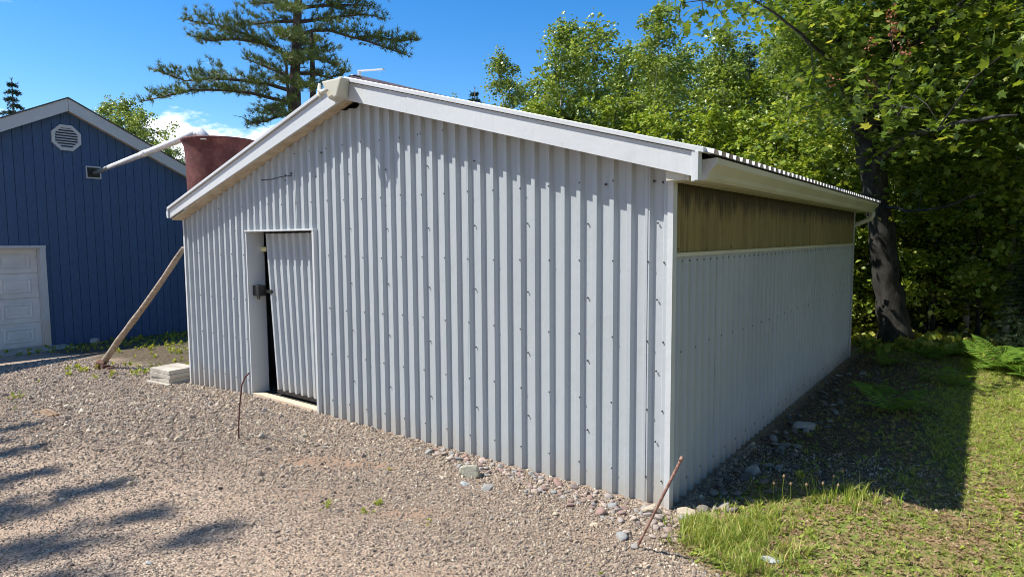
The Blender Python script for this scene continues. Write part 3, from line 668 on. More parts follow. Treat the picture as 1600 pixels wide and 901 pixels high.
b=MB(); b.tube([(-3.54,-.88,g0-.08),(-3.53,-.88,g0+.12),(-3.49,-.885,g0+.30),(-3.43,-.89,g0+.49),(-3.36,-.895,g0+.57),(-3.29,-.90,g0+.61)],.0065,6)
tag(b.build('bent_rod',MT['rustdark'],None,True),'thin dark rusty rod with bent top stuck in the gravel before the doorway','rod')
b=MB(); b.tube([(.02,-.54,-.10),(.06,-.56,.0),(.215,-.645,.30),(.38,-.74,.62)],[.0065,.007,.0075,.008],8)
b.tube([(.374,-.737,.608),(.384,-.742,.628)],[.010,.010],8)
tag(b.build('leaning_rod',MT['rust'],None,True),'orange rusty steel rod leaning in front of the near corner of the shed','rod')
b=MB(); 
for i in range(4): b.box((-6.3+.05*i,-1.60+.02*i,-.075+.012*i),(-5.95+.04*i,-1.57+.02*i,-.055+.012*i))
tag(b.build('wood_scrap',simple('splintered_wood',(.16,.10,.06),(.34,.24,.15),14,.9),None),'splintered scrap of brown wood lying flat on the gravel at the left','wood scrap')
# tank with its pipe
TC=at(345,222,10.4); TG=float(G(TC[0],TC[1])); TZ=float(at(345,222,10.4)[2])
TK=empty('dust_tank',(TC[0],TC[1],TG),'round red-brown tank flaring to a rim, standing behind the left roof slope','tank')
prf=[(.30,.05),(.36,.5),(.42,1.3),(.455,2.0),(.475,2.6),(.485,TZ-TG-.22),(.495,TZ-TG-.10),(.525,TZ-TG-.03),(.545,TZ-TG),(.53,TZ-TG+.012),(.47,TZ-TG-.03),(.44,TZ-TG-.25)]
V=[];Fs=[];ns=40
for r_,z_ in prf:
    for k in range(ns):
        t=2*math.pi*k/ns; V.append((r_*math.cos(t),r_*math.sin(t),z_))
for i in range(len(prf)-1):
    for k in range(ns): Fs.append((i*ns+k,i*ns+(k+1)%ns,(i+1)*ns+(k+1)%ns,(i+1)*ns+k))
Fs.append(tuple((len(prf)-1)*ns+k for k in range(ns)))
o=MB().add(V,Fs).build('tank_body',MT['tank'],TK,True)
for k in range(4):
    t=k*math.pi/2+.4; b=MB().tube([(.26*math.cos(t),.26*math.sin(t),0),(.26*math.cos(t),.26*math.sin(t),.1)],.03,6); b.build('leg',MT['rustdark'],TK)
pipeTop=Vector(at(312,206,10.1)); hole=Vector((-13.97,1.74,3.18))
pv=pipeTop-hole
PP=empty('transfer_pipe',tuple(pipeTop),'white plastic pipe slanting from the blue wall down into the top of the tank','pipe')
def pbuild(name,path,rad,mat):
    o=MB().tube([Vector(p)-pipeTop for p in path],rad,14).build(name,mat,PP,True); return o
pbuild('pipe_run',[hole+pv*.20,hole+pv*.6,pipeTop-pv.normalized()*.05],[.050,.052,.052],MT['pvc'])
pbuild('pipe_joint',[hole+pv*.555,hole+pv*.60],[.057,.057],MT['pvc'])
pbuild('pipe_end',[hole-pv*.02,hole+pv*.205],[.043,.044],MT['pvcgreen'])
down=Vector((0.06,.02,-.32))
pbuild('elbow',[pipeTop-pv.normalized()*.10,pipeTop,pipeTop+pv.normalized()*.05+Vector((0,0,-.03)),pipeTop+Vector((.09,.04,-.09)),pipeTop+Vector((.10,.05,-.22))],[.060,.063,.066,.066,.062],MT['pvc'])
pbuild('flange',[pipeTop+Vector((.10,.05,-.10)),pipeTop+Vector((.10,.05,-.13))],[.12,.12],MT['pvc'])
# ------------------------------------------------------------ blue building
BX=-13.98
BB=empty('blue_garage',(BX-4,1.3,-.5),'blue board-clad garage with white gable trim, octagonal vent and white overhead door','garage')
def bp(name,mb,mat,bevel=0,smooth=False,parent=None):
    o=mb.build(name,mat,None,smooth,bevel) if isinstance(mb,MB) else link(name,mb,mat)
    o.parent=parent or BB
    if parent is None: o.location=-BB.location
    return o
def zg(y): return 4.66-.505*abs(y-1.27)
GY0,GY1,GZ=-2.05,.66,1.57
yv=1.27-4.15
while yv<1.27+4.15:
    w=.169; a_,c_=yv+.004,yv+w-.004
    zb_=GZ+.06 if (c_>GY0-.09 and a_<GY1+.10) else -.62
    pl=[(a_,zb_),(c_,zb_),(c_,zg(c_)-.1)]+([(1.27,zg(1.27)-.1)] if a_<1.27<c_ else [])+[(a_,zg(a_)-.1)]
    bp('board',MB().prism(pl,BX-.02,BX+random.uniform(-.002,.003),0),MT['blue'],.0025)
    yv+=w
bp('backing_wall',MB().prism([(1.27-4.1,GZ+.05),(1.27+4.1,GZ+.05),(1.27+4.1,zg(5.37)-.15),(1.27,zg(1.27)-.15),(1.27-4.1,zg(5.37)-.15)],BX-.12,BX-.022,0),MT['blue'])
b=MB().box((BX-.12,GY1+.10,-.62),(BX-.022,5.37,GZ+.049)); bp('backing_wall',b,MT['blue'])
b=MB().box((BX-.12,-2.83,-.62),(BX-.022,GY0-.1,GZ+.049)); bp('backing_wall',b,MT['blue'])
for y0 in (-2.88,5.42): bp('side_wall',MB().box((BX-8,min(y0,y0+.05),-.6),(BX-.13,max(y0,y0+.05),2.5)),MT['blue'])
bp('back_wall',MB().box((BX-8.1,-2.8,-.6),(BX-8.05,5.37,2.5)),MT['blue'])
for sgn in (-1,1):
    ye=1.27+sgn*4.5
    P4=[(1.27+sgn*.004,zg(1.27)+.001),(ye,zg(ye)),(ye,zg(ye)-.235),(1.27+sgn*.004,zg(1.27)-.255)]
    bp('rake_board',MB().prism(P4,BX+.165,BX+.19,0),MT['white'],.003)
    bp('rake_soffit',MB().prism([(1.27+sgn*.01,zg(1.27)-.24),(ye,zg(ye)-.22),(ye,zg(ye)-.20),(1.27+sgn*.01,zg(1.27)-.22)],BX+.005,BX+.162,0),MT['soffit'])
    bp('roof',MB().prism([(1.27,zg(1.27)+.005),(ye,zg(ye)+.005),(ye,zg(ye)+.03),(1.27,zg(1.27)+.03)],BX-8.3,BX+.21,0),simple('dark_roof_sheet',(.05,.045,.045),(.10,.09,.09),5,.7))
# unseen roof added left of frame, shaped to cast the ground shadow edge
bp('shadow_roof',MB().add([(BX+.2,-.8,3.62),(-12.45,-3.0,3.72),(-12.45,-8.,3.72),(BX+.2,-8.,3.62),(BX+.2,-.8,3.68),(-12.45,-3.0,3.78),(-12.45,-8.,3.78),(BX+.2,-8.,3.68)],[(0,1,2,3),(7,6,5,4),(0,4,5,1),(1,5,6,2),(2,6,7,3),(3,7,4,0)]),MT['roofmetal'])
for yy in (-4.2,-7.8): bp('shadow_roof_post',MB().box((-12.6,yy,-.5),(-12.45,yy+.15,3.7)),MT['white'])
# octagonal louvred vent
VY,VZ,VR=1.25,3.87,.285
oc=[(VY+VR*math.cos(R(22.5+45*i)),VZ+VR*math.sin(R(22.5+45*i))) for i in range(8)]
oi_=[(VY+VR*.78*math.cos(R(22.5+45*i)),VZ+VR*.78*math.sin(R(22.5+45*i))) for i in range(8)]
b=MB(); V=[(BX+.045,*p) for p in oc]+[(BX+.045,*p) for p in oi_]+[(BX+.003,*p) for p in oc]+[(BX+.02,*p) for p in oi_]
Fs=[]
for i in range(8):
    j=(i+1)%8; Fs+=[(i,j,8+j,8+i),(i,16+i,16+j,j),(8+i,8+j,24+j,24+i)]
Fs.append(tuple(range(24,32)))
vent=bp('octagonal_vent',b.add(V,Fs),MT['white'])
o=MB().prism([(VY+VR*.76*math.cos(R(22.5+45*i)),VZ+VR*.76*math.sin(R(22.5+45*i))) for i in range(8)],BX+.0205,BX+.023,0).build('vent_gap_shade',MT['black'],vent)  # black sheet stands in for the shade between the slats
for k in range(8):
    zz=VZ-.19+.054*k; hw=min(.215,.29-abs(zz-VZ)*.75-.01); hw=.21 if abs(zz-VZ)<.09 else .21-(abs(zz-VZ)-.09)*1.0
    b=MB().box((0,-hw,-.003),(.030,hw,.003)); o=b.build('slat',MT['white'],vent,loc=(BX+.026,VY,zz),rot=(0,R(55),0))
# pipe hole with white frame
b=MB(); b.box((BX+.004,1.58,3.07),(BX+.010,1.86,3.31)); bp('pipe_hole',b,MT['black'])
b=MB()
for a0,a1 in (((1.575,3.295),(1.865,3.322)),((1.575,3.06),(1.865,3.085)),((1.575,3.0855),(1.60,3.2945)),((1.84,3.0855),(1.865,3.2945))): b.box((BX+.011,a0[0],a0[1]),(BX+.022,a1[0],a1[1]))
bp('pipe_hole_frame',b,MT['white'])
# overhead door
b=MB(); b.box((BX-.02,GY1,-.5),(BX+.03,GY1+.10,GZ+.005)); bp('door_casing',b,MT['white'],.003)
b=MB(); b.box((BX-.02,GY0-.1,-.5),(BX+.03,GY0,GZ+.005)); bp('door_casing',b,MT['white'],.003)
b=MB(); b.box((BX-.02,GY0-.1,GZ+.006),(BX+.034,GY1+.11,GZ+.06)); bp('door_casing',b,MT['white'],.003)
b=MB(); b.box((BX-.16,GY1-.012,-.5),(BX-.021,GY1+.03,GZ)); bp('door_reveal',b,MT['white'])
b=MB(); b.box((BX-.16,GY0,GZ-.01),(BX-.021,GY1,GZ+.04)); bp('door_reveal',b,MT['white'])
od=bp('overhead_door',MB().box((BX-.20,GY0-.02,-.47),(BX-.165,GY1+.02,GZ)),MT['garage'])
H=(GZ+.46)/4
for r_ in range(4):
    z0=-.46+r_*H
    q=MB().box((BX-.164,GY0+.002,z0+.006),(BX-.14,GY1-.014,z0+H-.006)); s_=q.build('door_section',MT['garage'],None,bevel=.004); s_.parent=od
    for c_ in range(4):
        y1=GY1-.13-c_*.66; y0=y1-.52
        if y0<GY0: continue
        # raised panel: moulded frame with a raised field
        V=[];Z0,Z1=z0+.10,z0+H-.10; X0=BX-.139
        rings=[(0,0),(.022,.012),(.036,.012),(.060,.002),(.085,.010)]
        for ins,hgt in rings: V+=[(X0+hgt,y0+ins,Z0+ins),(X0+hgt,y1-ins,Z0+ins),(X0+hgt,y1-ins,Z1-ins),(X0+hgt,y0+ins,Z1-ins)]
        Fs=[]
        for i in range(len(rings)-1):
            for k in range(4): Fs.append((4*i+k,4*i+(k+1)%4,4*i+4+(k+1)%4,4*i+4+k))
        Fs.append((16,17,18,19))
        pq=MB().add(V,Fs).build('raised_panel',MT['garage'],None); pq.parent=s_
b=MB().box((BX-.1,GY0-.2,-.62),(BX+1.35,GY1+.35,-.455)); bp('door_apron',b,MT['concrete'],.01)
# ------------------------------------------------------------ leaves and trees
def frames(nrm,rot):
    nrm=nrm/np.linalg.norm(nrm,axis=1,keepdims=True)
    ref=np.where(np.abs(nrm[:,2:3])<.95,np.array([[0,0,1.]]),np.array([[1.,0,0]]))
    u=np.cross(ref,nrm); u/=np.linalg.norm(u,axis=1,keepdims=True); v=np.cross(nrm,u)
    c,s=np.cos(rot)[:,None],np.sin(rot)[:,None]; return u*c+v*s,-u*s+v*c,nrm
LEAF_S=(np.array([(0,0,0),(-.36,.45,.10),(0,1,-.05),(.36,.45,.10)]),[(0,3,2),(0,2,1)])
LEAF_M=(np.array([(0,0,0),(.42,.10,.04),(.28,.32,.02),(.55,.62,.0),(.20,.62,.04),(0,1.05,-.08),(-.20,.62,.04),(-.55,.62,0),(-.28,.32,.02),(-.42,.10,.04)]),[(0,1,2),(0,2,3),(0,3,4),(0,4,5),(0,5,6),(0,6,7),(0,7,8),(0,8,9)])
def leaf_arrays(P,nrm,rot,size,tpl):
    T,Fq=tpl; u,v,w=frames(nrm,rot); n=len(P); k=len(T)
    V=P[:,None,:]+size[:,None,None]*(T[None,:,0:1]*u[:,None,:]+T[None,:,1:2]*v[:,None,:]+T[None,:,2:3]*w[:,None,:])
    Fa=(np.arange(n)*k)[:,None,None]+np.array(Fq)[None]
    return V.reshape(-1,3),Fa.reshape(-1,3)
def sprays(C,rad,nl,size,rg,flat=.35,tpl=LEAF_S,droop=.5,upb=.9):
    "leaf clouds round centres C; each spray a flattened tilted disc"
    m=len(C); n=m*nl; ci=np.repeat(np.arange(m),nl)
    tl=rg.normal(0,.30,(m,2)); o=rg.normal(0,.5,(n,3)); o[:,2]*=flat
    o=o*rad[ci][:,None]; o[:,2]+=o[:,0]*tl[ci,0]+o[:,1]*tl[ci,1]-droop*(o[:,0]**2+o[:,1]**2)/rad[ci]
    P=C[ci]+o
    nrm=rg.normal(0,.55,(n,3)); nrm[:,2]+=upb
    return leaf_arrays(P,nrm,rg.uniform(0,6.28,n),size*rg.uniform(.65,1.25,n),tpl)
def tree_protos(seed,H,crown0,rmax,nbr,nsp,nl,ls,shape='oval',trunk_r=.06,tpl=LEAF_S,up=.55,flat=.45):
    rg=np.random.default_rng(seed); mb=MB()
    lean=rg.normal(0,.02,2); tp=[np.array([lean[0]*h+.05*math.sin(h*.9+seed),lean[1]*h+.05*math.cos(h*.7+seed),h]) for h in np.linspace(-.2,H,12)]
    mb.tube(tp,[max(trunk_r*(1-.9*i/11),.006) for i in range(12)],7)
    def tpos(h):
        t=(h+.2)/(H+.2)*11; i=min(int(t),10); return tp[i]+(tp[i+1]-tp[i])*(t-i)
    C=[]
    for b_ in range(nbr):
        f=(b_+.5)/nbr; h=crown0+(H-crown0)*f**.9*.97; az=b_*2.4+rg.normal(0,.4)
        if shape=='oval': rr=rmax*(math.sin(math.pi*min(max(.12+.83*f,0),1)))**.7
        elif shape=='column': rr=rmax*(1-f)**.45*(.55+.45*min(f*4,1))
        else: rr=rmax*(1-f)**.7
        rr*=rg.uniform(.65,1.2); e=rg.uniform(.15,up+.35*f); p0=tpos(h); d=np.array([math.cos(az),math.sin(az),math.tan(e)])
        q=[p0,p0+d*rr*.5+np.array([0,0,.02]),p0+d*rr*np.array([1,1,.9])]
        mb.tube(q,[max(.018*(1-f)+.006,.005),.007,.003],4,False)
        for s_ in range(nsp):
            t=rg.uniform(.25,1.08); c=p0+d*rr*t+rg.normal(0,.13*rr+.04,3)*np.array([1,1,.8]); C.append(c)
    C.append(tpos(H)+np.array([0,0,.02])); C.append(tpos(H*.97))
    C=np.array(C); rad=rg.uniform(.14,.34,len(C))
    V,Fa=sprays(C,rad,nl,np.full(len(C)*nl,ls),rg,flat,tpl)
    return mb.mesh('trunk',True),npmesh('crown',V,Fa)
protos={}
protos['birch1']=tree_protos(11,7.2,.8,1.25,34,8,36,.092,'column',.055)
protos['birch2']=tree_protos(12,6.6,.6,1.35,32,8,36,.094,'oval',.05)
protos['birch3']=tree_protos(13,7.8,1.0,1.1,38,7,36,.088,'column',.055)
protos['maple1']=tree_protos(14,6.2,.5,1.6,28,8,36,.11,'oval',.05,up=.45,flat=.3)
protos['maple2']=tree_protos(15,5.2,.3,1.7,24,8,36,.115,'oval',.045,up=.4,flat=.28)
protos['under1']=tree_protos(16,3.4,.25,1.5,16,7,24,.095,'oval',.03,up=.3,flat=.22)
protos['under2']=tree_protos(17,2.3,.1,1.2,12,7,22,.085,'oval',.02,up=.3,flat=.25)
for k,(t_,c_) in protos.items():
    t_.materials.append(MT['birchbark'] if k.startswith('birch') else MT['bark']); c_.materials.append(MT['leafA'] if k.startswith('birch') else MT['leafB'])
def plant_tree(kind,x,y,s,label,group,name='tree',sz=1,cat='tree'):
    o=empty(name,(x,y,float(G(x,y))),label,cat,group,rz=random.uniform(0,6.28)); o.scale=(s,s,s*sz)
    t,c=protos[kind]; link('trunk',t,None,o); link('crown',c,None,o); return o
def place(kind,px,D,pytop,label,group=None,**k):
    "tree standing on the ray of photo column px, D metres off, with its tip at photo row pytop"
    p=at(px,pytop,D); Hn={'birch1':7.3,'birch2':6.7,'birch3':7.9,'maple1':6.4,'maple2':5.4,'under1':3.5,'under2':2.4}[kind]
    Rr={'birch1':1.3,'birch2':1.4,'birch3':1.2,'maple1':1.75,'maple2':1.85,'under1':1.6,'under2':1.3}[kind]
    while p[0]<.3+Rr*.8 and p[1]<6.5+Rr: D+=.2; p=at(px,pytop,D)
    h=p[2]-float(G(p[0],p[1])); s=h/Hn; sx_=min(max(s,.75),1.25)
    o=plant_tree(kind,p[0],p[1],sx_,label,group,sz=s/sx_,**k); return o
gB='young birches behind the shed'; gF='forest trees behind the front row'
place('birch3',808,15.5,72,'slim pale-leaved birch at the left end of the tree line behind the shed')
place('birch1',880,14.5,28,'dense round-topped birch second from the left in the tree line')
place('birch2',935,15.2,42,'birch with forked top between the two tallest birches')
place('birch3',1000,14.0,-6,'tallest birch of the row, its tip reaching the top edge of the photo')
place('birch2',1062,15.6,70,'lower birch just right of the tallest one, sky showing above it')
place('birch1',1128,13.6,28,'open-crowned yellow-green tree whose twigs stand clear against the sky')
place('maple1',1185,13.6,110,'low bright green maple behind the right eave with sky above it')
place('birch1',1235,15.0,20,'birch half hidden behind the left limb of the big maple')
place('maple1',1120,12.0,165,'bright young maple close behind the right end of the roof')
place('maple2',1040,12.6,170,'young maple just behind the middle of the right roof slope')
place('maple2',1215,11.6,150,'sunlit young maple leaning over the far end of the eave')
place('maple1',955,13.4,140,'leafy young tree below the two tallest birches')
place('maple2',870,13.6,150,'low leafy young tree behind the left part of the tree line')
place('maple2',1290,12.3,190,'sunlit young maple left of the big maple trunk')
place('birch2',830,17.5,130,'small leafy birch filling behind the leftmost one')
place('birch3',728,30,150,'tiny far leafy treetop just peeking over the roof slope left of the tree line')
lab=[('leafy forest tree standing deep in the shade right of the big maple trunk','trees in the shaded forest on the right')]
for px,D,py,k in [(1330,14.5,60,'birch2'),(1380,16,20,'birch1'),(1440,14,-40,'birch3'),(1500,16,-60,'birch1'),(1560,14,-50,'birch2'),(1620,15,-80,'birch3'),(1475,12.6,60,'maple1'),(1545,12.2,80,'maple2'),(1600,13,20,'maple1'),(1660,12,-20,'maple1'),(1420,12.8,120,'maple1'),(1700,13,-60,'birch1'),(1360,19,-20,'birch3'),(1540,19,-90,'birch1'),(1450,20,-60,'birch2'),(1640,19,-90,'birch3')]:
    place(k,px,D,py,*lab[0])
for px,D,py,k in [(980,18,60,'birch1'),(1060,18,90,'birch2'),(1150,18,60,'birch3'),(1230,18,40,'birch1'),(900,18,90,'birch2'),(1100,21,80,'birch1'),(1200,21,60,'birch2'),(1290,18,20,'birch3'),(950,21,100,'birch3'),(1020,22,80,'birch1'),(1280,22,20,'birch2')]:
    place(k,px,D,py,'leafy birch in the second rank of the tree line behind the shed',gF)
for px,D,py,k in [(1345,13.2,330,'under1'),(1370,14,300,'under1'),(1425,13.6,330,'under1'),(1460,13.5,300,'under1'),(1500,14.0,340,'under1'),(1540,13.0,300,'under1'),(1590,13.6,310,'under1'),(1620,12.5,300,'under1'),(1440,15.5,280,'under1'),(1520,15.5,270,'under1'),(1590,15.5,270,'under1'),(1350,16,280,'under1'),(1490,17,250,'maple2'),(1570,17.5,240,'maple2'),(1410,17.5,250,'maple2'),(1340,18,250,'maple2'),(1640,17,240,'maple2'),
   (1475,14.6,420,'under2'),(1530,14.3,430,'under2'),(1590,14.0,400,'under2'),(1425,14.4,450,'under2'),(1355,12.6,470,'under2'),(1380,15,420,'under2')]:
    place(k,px,D,py,'leafy understorey shrub in the dark forest edge right of the big maple','understorey shrubs at the forest edge',name='shrub',cat='shrub')
for i,(x,y,s_) in enumerate([(5.2,-.6,1.6),(4.7,1.8,1.5),(5.3,3.4,1.6),(4.8,5.6,1.5),(5.4,7.8,1.6),(7.4,.5,1.9),(7.3,3.5,1.8),(7.5,6.8,1.9),(2.5,-10.5,1.4),(0,-11.5,1.5),(-3,-12.,1.5),(-6,-13,1.6),(1.2,-13.5,1.7),(-9,-13.5,1.6)]):
    plant_tree(['maple1','birch1','birch3','birch2'][i%4],x,y,s_,'broad leafy tree at the edge of the clearing, right of and behind the viewpoint','trees round the clearing outside the frame',sz=1.05)
# conifers ----------------------------------------------------------------
def needle_cards(P,D,length,nper,rg,wd=.008,spread=.75):
    "tufts of thin needle triangles at P pointing about D"
    n=len(P)*nper; ii=np.repeat(np.arange(len(P)),nper)
    d=D[ii]+rg.normal(0,spread,(n,3)); d/=np.linalg.norm(d,axis=1,keepdims=True)
    s=np.cross(d,rg.normal(0,1,(n,3))); s/=np.linalg.norm(s,axis=1,keepdims=True)
    p=P[ii]+rg.normal(0,.012,(n,3)); l=length*rg.uniform(.6,1.15,n)[:,None]
    V=np.stack([p-s*wd,p+s*wd,p+d*l],1).reshape(-1,3); return V,np.arange(n*3).reshape(-1,3)
def spruce_proto(seed,H,rb):
    rg=np.random.default_rng(seed); mb=MB(); mb.tube([(0,0,-.2),(0,0,H*.5),(0,0,H)],[.09,.05,.01],7)
    P=[];D=[]
    z=.25
    while z<H-.05:
        f=1-z/H; L_=rb*f**.85*rg.uniform(.85,1.1)+.05; nb=7
        for k in range(nb):
            az=rg.uniform(0,6.28); dr=np.array([math.cos(az),math.sin(az),0]); sd=np.array([-dr[1],dr[0],0]); ll=L_*rg.uniform(.7,1.1)
            tip=np.array([0,0,z])+dr*ll+np.array([0,0,-.22*ll]); mb.tube([(0,0,z),tuple(np.array([0,0,z])+dr*ll*.5-np.array([0,0,.06*ll])),tuple(tip)],[.012,.008,.003],3,False)
            m=max(3,int(ll/.055))
            for j in range(m):
                t=(j+1)/m; c=np.array([0,0,z])+dr*ll*t+np.array([0,0,-.22*ll*t*t]); w=.26*ll*(1-t*.7)
                for sgn in (-1,0,1):
                    for q in range(1+int(abs(sgn)*w/.07)):
                        P.append(c+sd*sgn*(q+.6)*.07*(1 if sgn else 0)+rg.normal(0,.012,3)); D.append(dr*.7+sd*sgn*.6+np.array([0,0,.1]))
        z+=.13+.10*f
    P.append(np.array([0,0,H])); D.append(np.array([0,0,1]))
    V,Fa=needle_cards(np.array(P),np.array(D),.075,5,rg,.010,.5)
    return mb.mesh('trunk',True),npmesh('crown',V,Fa)
sp1=spruce_proto(31,4.6,1.25); sp1[0].materials.append(MT['barkp']); sp1[1].materials.append(MT['spruce'])
def spruce(px,D,py,label,group=None,wide=1):
    p=at(px,py,D); g_=float(G(p[0],p[1])); h=p[2]-g_; s=h/4.6
    o=empty('spruce_tree',(p[0],p[1],g_),label,'tree',group,rz=random.uniform(0,6)); o.scale=(s*wide,s*wide,s); link('trunk',sp1[0],None,o); link('crown',sp1[1],None,o)
spruce(18,30,124,'dark pointed spruce tip behind the left roof slope of the blue garage',wide=.75)
spruce(1172,17.5,62,'dark conifer tip rising between the birches and the big maple',wide=.6)
spruce(742,26,138,'small bare-looking treetop just above the middle of the roof slope',wide=.8)
for px,D,py in [(1470,13.6,420),(1545,13.9,380),(1605,10.8,380),(1425,12.6,440),(1510,14.6,360),(1580,14.2,330),(1650,10.8,330)]:
    spruce(px,D,py,'dark young fir crowding the shaded forest edge','young firs at the shaded forest edge',1.1)
# leafy trees behind the blue garage
place('birch1',195,24,150,'small-leaved tree showing above the right roof slope of the blue garage')
place('birch2',225,23,172,'leafy tree beside the cloud just above the garage roof edge')
place('birch3',152,26,146,'thin treetop just right of the garage gable peak')
place('birch2',262,22,225,'low tree leaves just over the pipe between garage and tank')
# the tall white pine behind the shed -------------------------------------
PD=17.
def pim(px,py,dd=0.): return Vector(at(px,py,PD+dd))
base=at(463,200,PD); gz=float(G(base[0],base[1]))
PT=empty('white_pine',(float(base[0]),float(base[1]),gz),'tall white pine with long layered boughs rising behind the shed roof','tree')
rp=np.random.default_rng(5)
mb=MB(); off=Vector(PT.location)
trunk=[Vector((base[0]+.05,base[1],gz-.2)),pim(462,200),pim(461,120),pim(463,60),pim(466,0),pim(467,-80),pim(468,-190)]
mb.tube([p-off for p in trunk],[.19,.15,.125,.11,.095,.075,.03],10)
tr2=[pim(486,215,.3),pim(489,150,.3),pim(488,95,.3),pim(487,50,.3)]
mb.tube([p-off for p in [Vector((tr2[0].x,tr2[0].y,gz))]+tr2],[.11,.10,.08,.06,.03],8)
tr3=[pim(455,190,-.2),pim(448,120,-.2),pim(447,80,-.3)]; mb.tube([p-off for p in tr3],[.05,.04,.02],6)
NP=[];ND=[]
boughs=[([(461,160),(430,150),(392,142),(345,139),(300,140),(260,148),(220,156)],-1.0,1),
 ([(458,140),(420,128),(370,120),(330,118),(290,122),(245,108)],-.3,1.),
 ([(458,120),(430,108),(405,98),(385,90)],.5,.9),
 ([(459,87),(435,76),(410,62),(385,50),(368,45),(340,38),(290,28)],-.8,1.),
 ([(440,75),(400,64),(360,58),(330,58),(302,54)],-1.2,.8),
 ([(466,12),(440,3),(420,0),(394,3)],.4,.7),
 ([(466,30),(430,33),(400,35),(370,36)],.9,.9),
 ([(468,52),(490,48),(515,45),(545,52),(575,65),(610,76),(639,85)],-.7,.9),
 ([(560,57),(585,55),(615,62),(648,59)],-.7,.7),
 ([(467,32),(500,29),(530,25),(570,22),(600,26)],.2,1.),
 ([(467,10),(500,8),(540,6),(578,6)],-.3,1.),
 ([(464,75),(490,72),(515,78)],.7,.9),([(466,92),(495,88),(524,99)],-1.,.9),
 ([(465,112),(490,112),(515,117),(545,108)],.8,.7),
 ([(461,172),(440,176),(415,184),(392,190)],-.5,.8),
 ([(461,150),(440,158),(420,168),(440,178)],-1.3,.9),
 ([(463,100),(450,94),(470,84)],-2.0,1.),([(463,60),(450,55),(440,50)],-2.2,1.),([(463,130),(475,128),(490,134)],-1.8,.8),
 ([(463,70),(475,62),(495,58)],2.,1.),([(463,120),(450,125),(430,118)],2.,1.),([(466,20),(455,14),(445,14)],-2,1.),
 ([(466,-10),(420,-18),(370,-22),(330,-15)],-.5,1.),([(467,-15),(510,-22),(560,-18),(610,-12)],.4,1.),([(467,-40),(430,-50),(390,-52)],.8,1.),([(467,-50),(500,-58),(550,-55)],-.8,1.),([(468,-90),(440,-96),(410,-95)],.3,1.),([(468,-95),(500,-104),(530,-98)],-.3,1.),([(468,-140),(450,-146),(430,-142)],0,1.),([(468,-150),(485,-155),(500,-150)],0,1.)]
for pts_,dt,dens in boughs:
    m=len(pts_); path=[pim(px,py+3+rp.uniform(-3,3)*(0<i<m-1),dt*(i/(m-1))) for i,(px,py) in enumerate(pts_)]
    mb.tube([p-off for p in path],[.055*(1-.85*i/(m-1)) for i in range(m)],5,False)
    seg=[(path[i+1]-path[i]).length for i in range(m-1)]; Lt=sum(seg); s_=Lt*.14; 
    while s_<Lt:
        t=s_; i=0
        while i<m-2 and t>seg[i]: t-=seg[i]; i+=1
        c=path[i]+(path[i+1]-path[i])*(t/seg[i]); dr=(path[i+1]-path[i]).normalized(); sd_=dr.cross(Vector((0,0,1))).normalized()
        f=s_/Lt
        for sgn in (-1,1):
            if rp.random()<.16: continue
            wl=(.30+.55*math.sin(math.pi*min(f*.9+.12,1)))*dens*rp.uniform(.45,1.1)*(.9 if abs(dt)<1.9 else .5)
            e=(dr*rp.uniform(.3,.9)+sd_*sgn*rp.uniform(.5,1.1)+Vector((0,0,rp.uniform(-.10,.65)))).normalized()
            mb.tube([c-off,c+e*wl*.6-off,c+e*wl+Vector((0,0,.05))-off],[.010,.006,.003],3,False)
            k=0.10
            while k<1.02:
                q=c+e*wl*k+Vector(rp.normal(0,.035,3)); NP.append(q-off); ND.append(e*.7+Vector((0,0,.55)))
                if rp.random()<.22:
                    NP.append(q+Vector(rp.normal(0,.10,3)*np.array([1,1,.6]))-off); ND.append(e*.6+Vector((0,0,.6)))
                k+=.085/max(wl,.2)
        s_+=.105
    NP.append(path[-1]-off); ND.append((path[-1]-path[-2]).normalized())
for a0,a1 in ((tr2[2],.4),(tr2[3],.4),(tr2[3],.8)):
    for _ in range(14):
        NP.append(a0+Vector(rp.normal(0,.2,3))-off); ND.append(Vector((0,0,1)))
# twiggy dead bits
for (a0,a1) in (((392,190),(363,180)),((392,190),(420,200)),((461,100),(430,110)),((463,105),(500,112)),((461,65),(480,40))):
    mb.tube([pim(*a0,-.4)-off,(pim(*a0,-.4)+pim(*a1,-.4))/2+Vector((0,0,.03))-off,pim(*a1,-.4)-off],[.012,.008,.003],4,False)
link('trunk',mb.mesh('trunk',True),MT['barkp'],PT)
V,Fa=needle_cards(np.array(NP),np.array(ND),.14,14,rp,.0065,.6); link('crown',npmesh('crown',V,Fa),MT['pine'],PT); print('pine tufts',len(NP))
# a second pine of the same kind outside the frame on the left, whose boughs shade the gravel
b2=(-8.0,-9.2); g2=float(G(*b2)); mb=MB(); NP=[];ND=[]; r3=np.random.default_rng(9)
mb.tube([(0,0,-.2),(.05,0,4),(0,.05,8),(0,0,13)],[.2,.16,.10,.03],9)
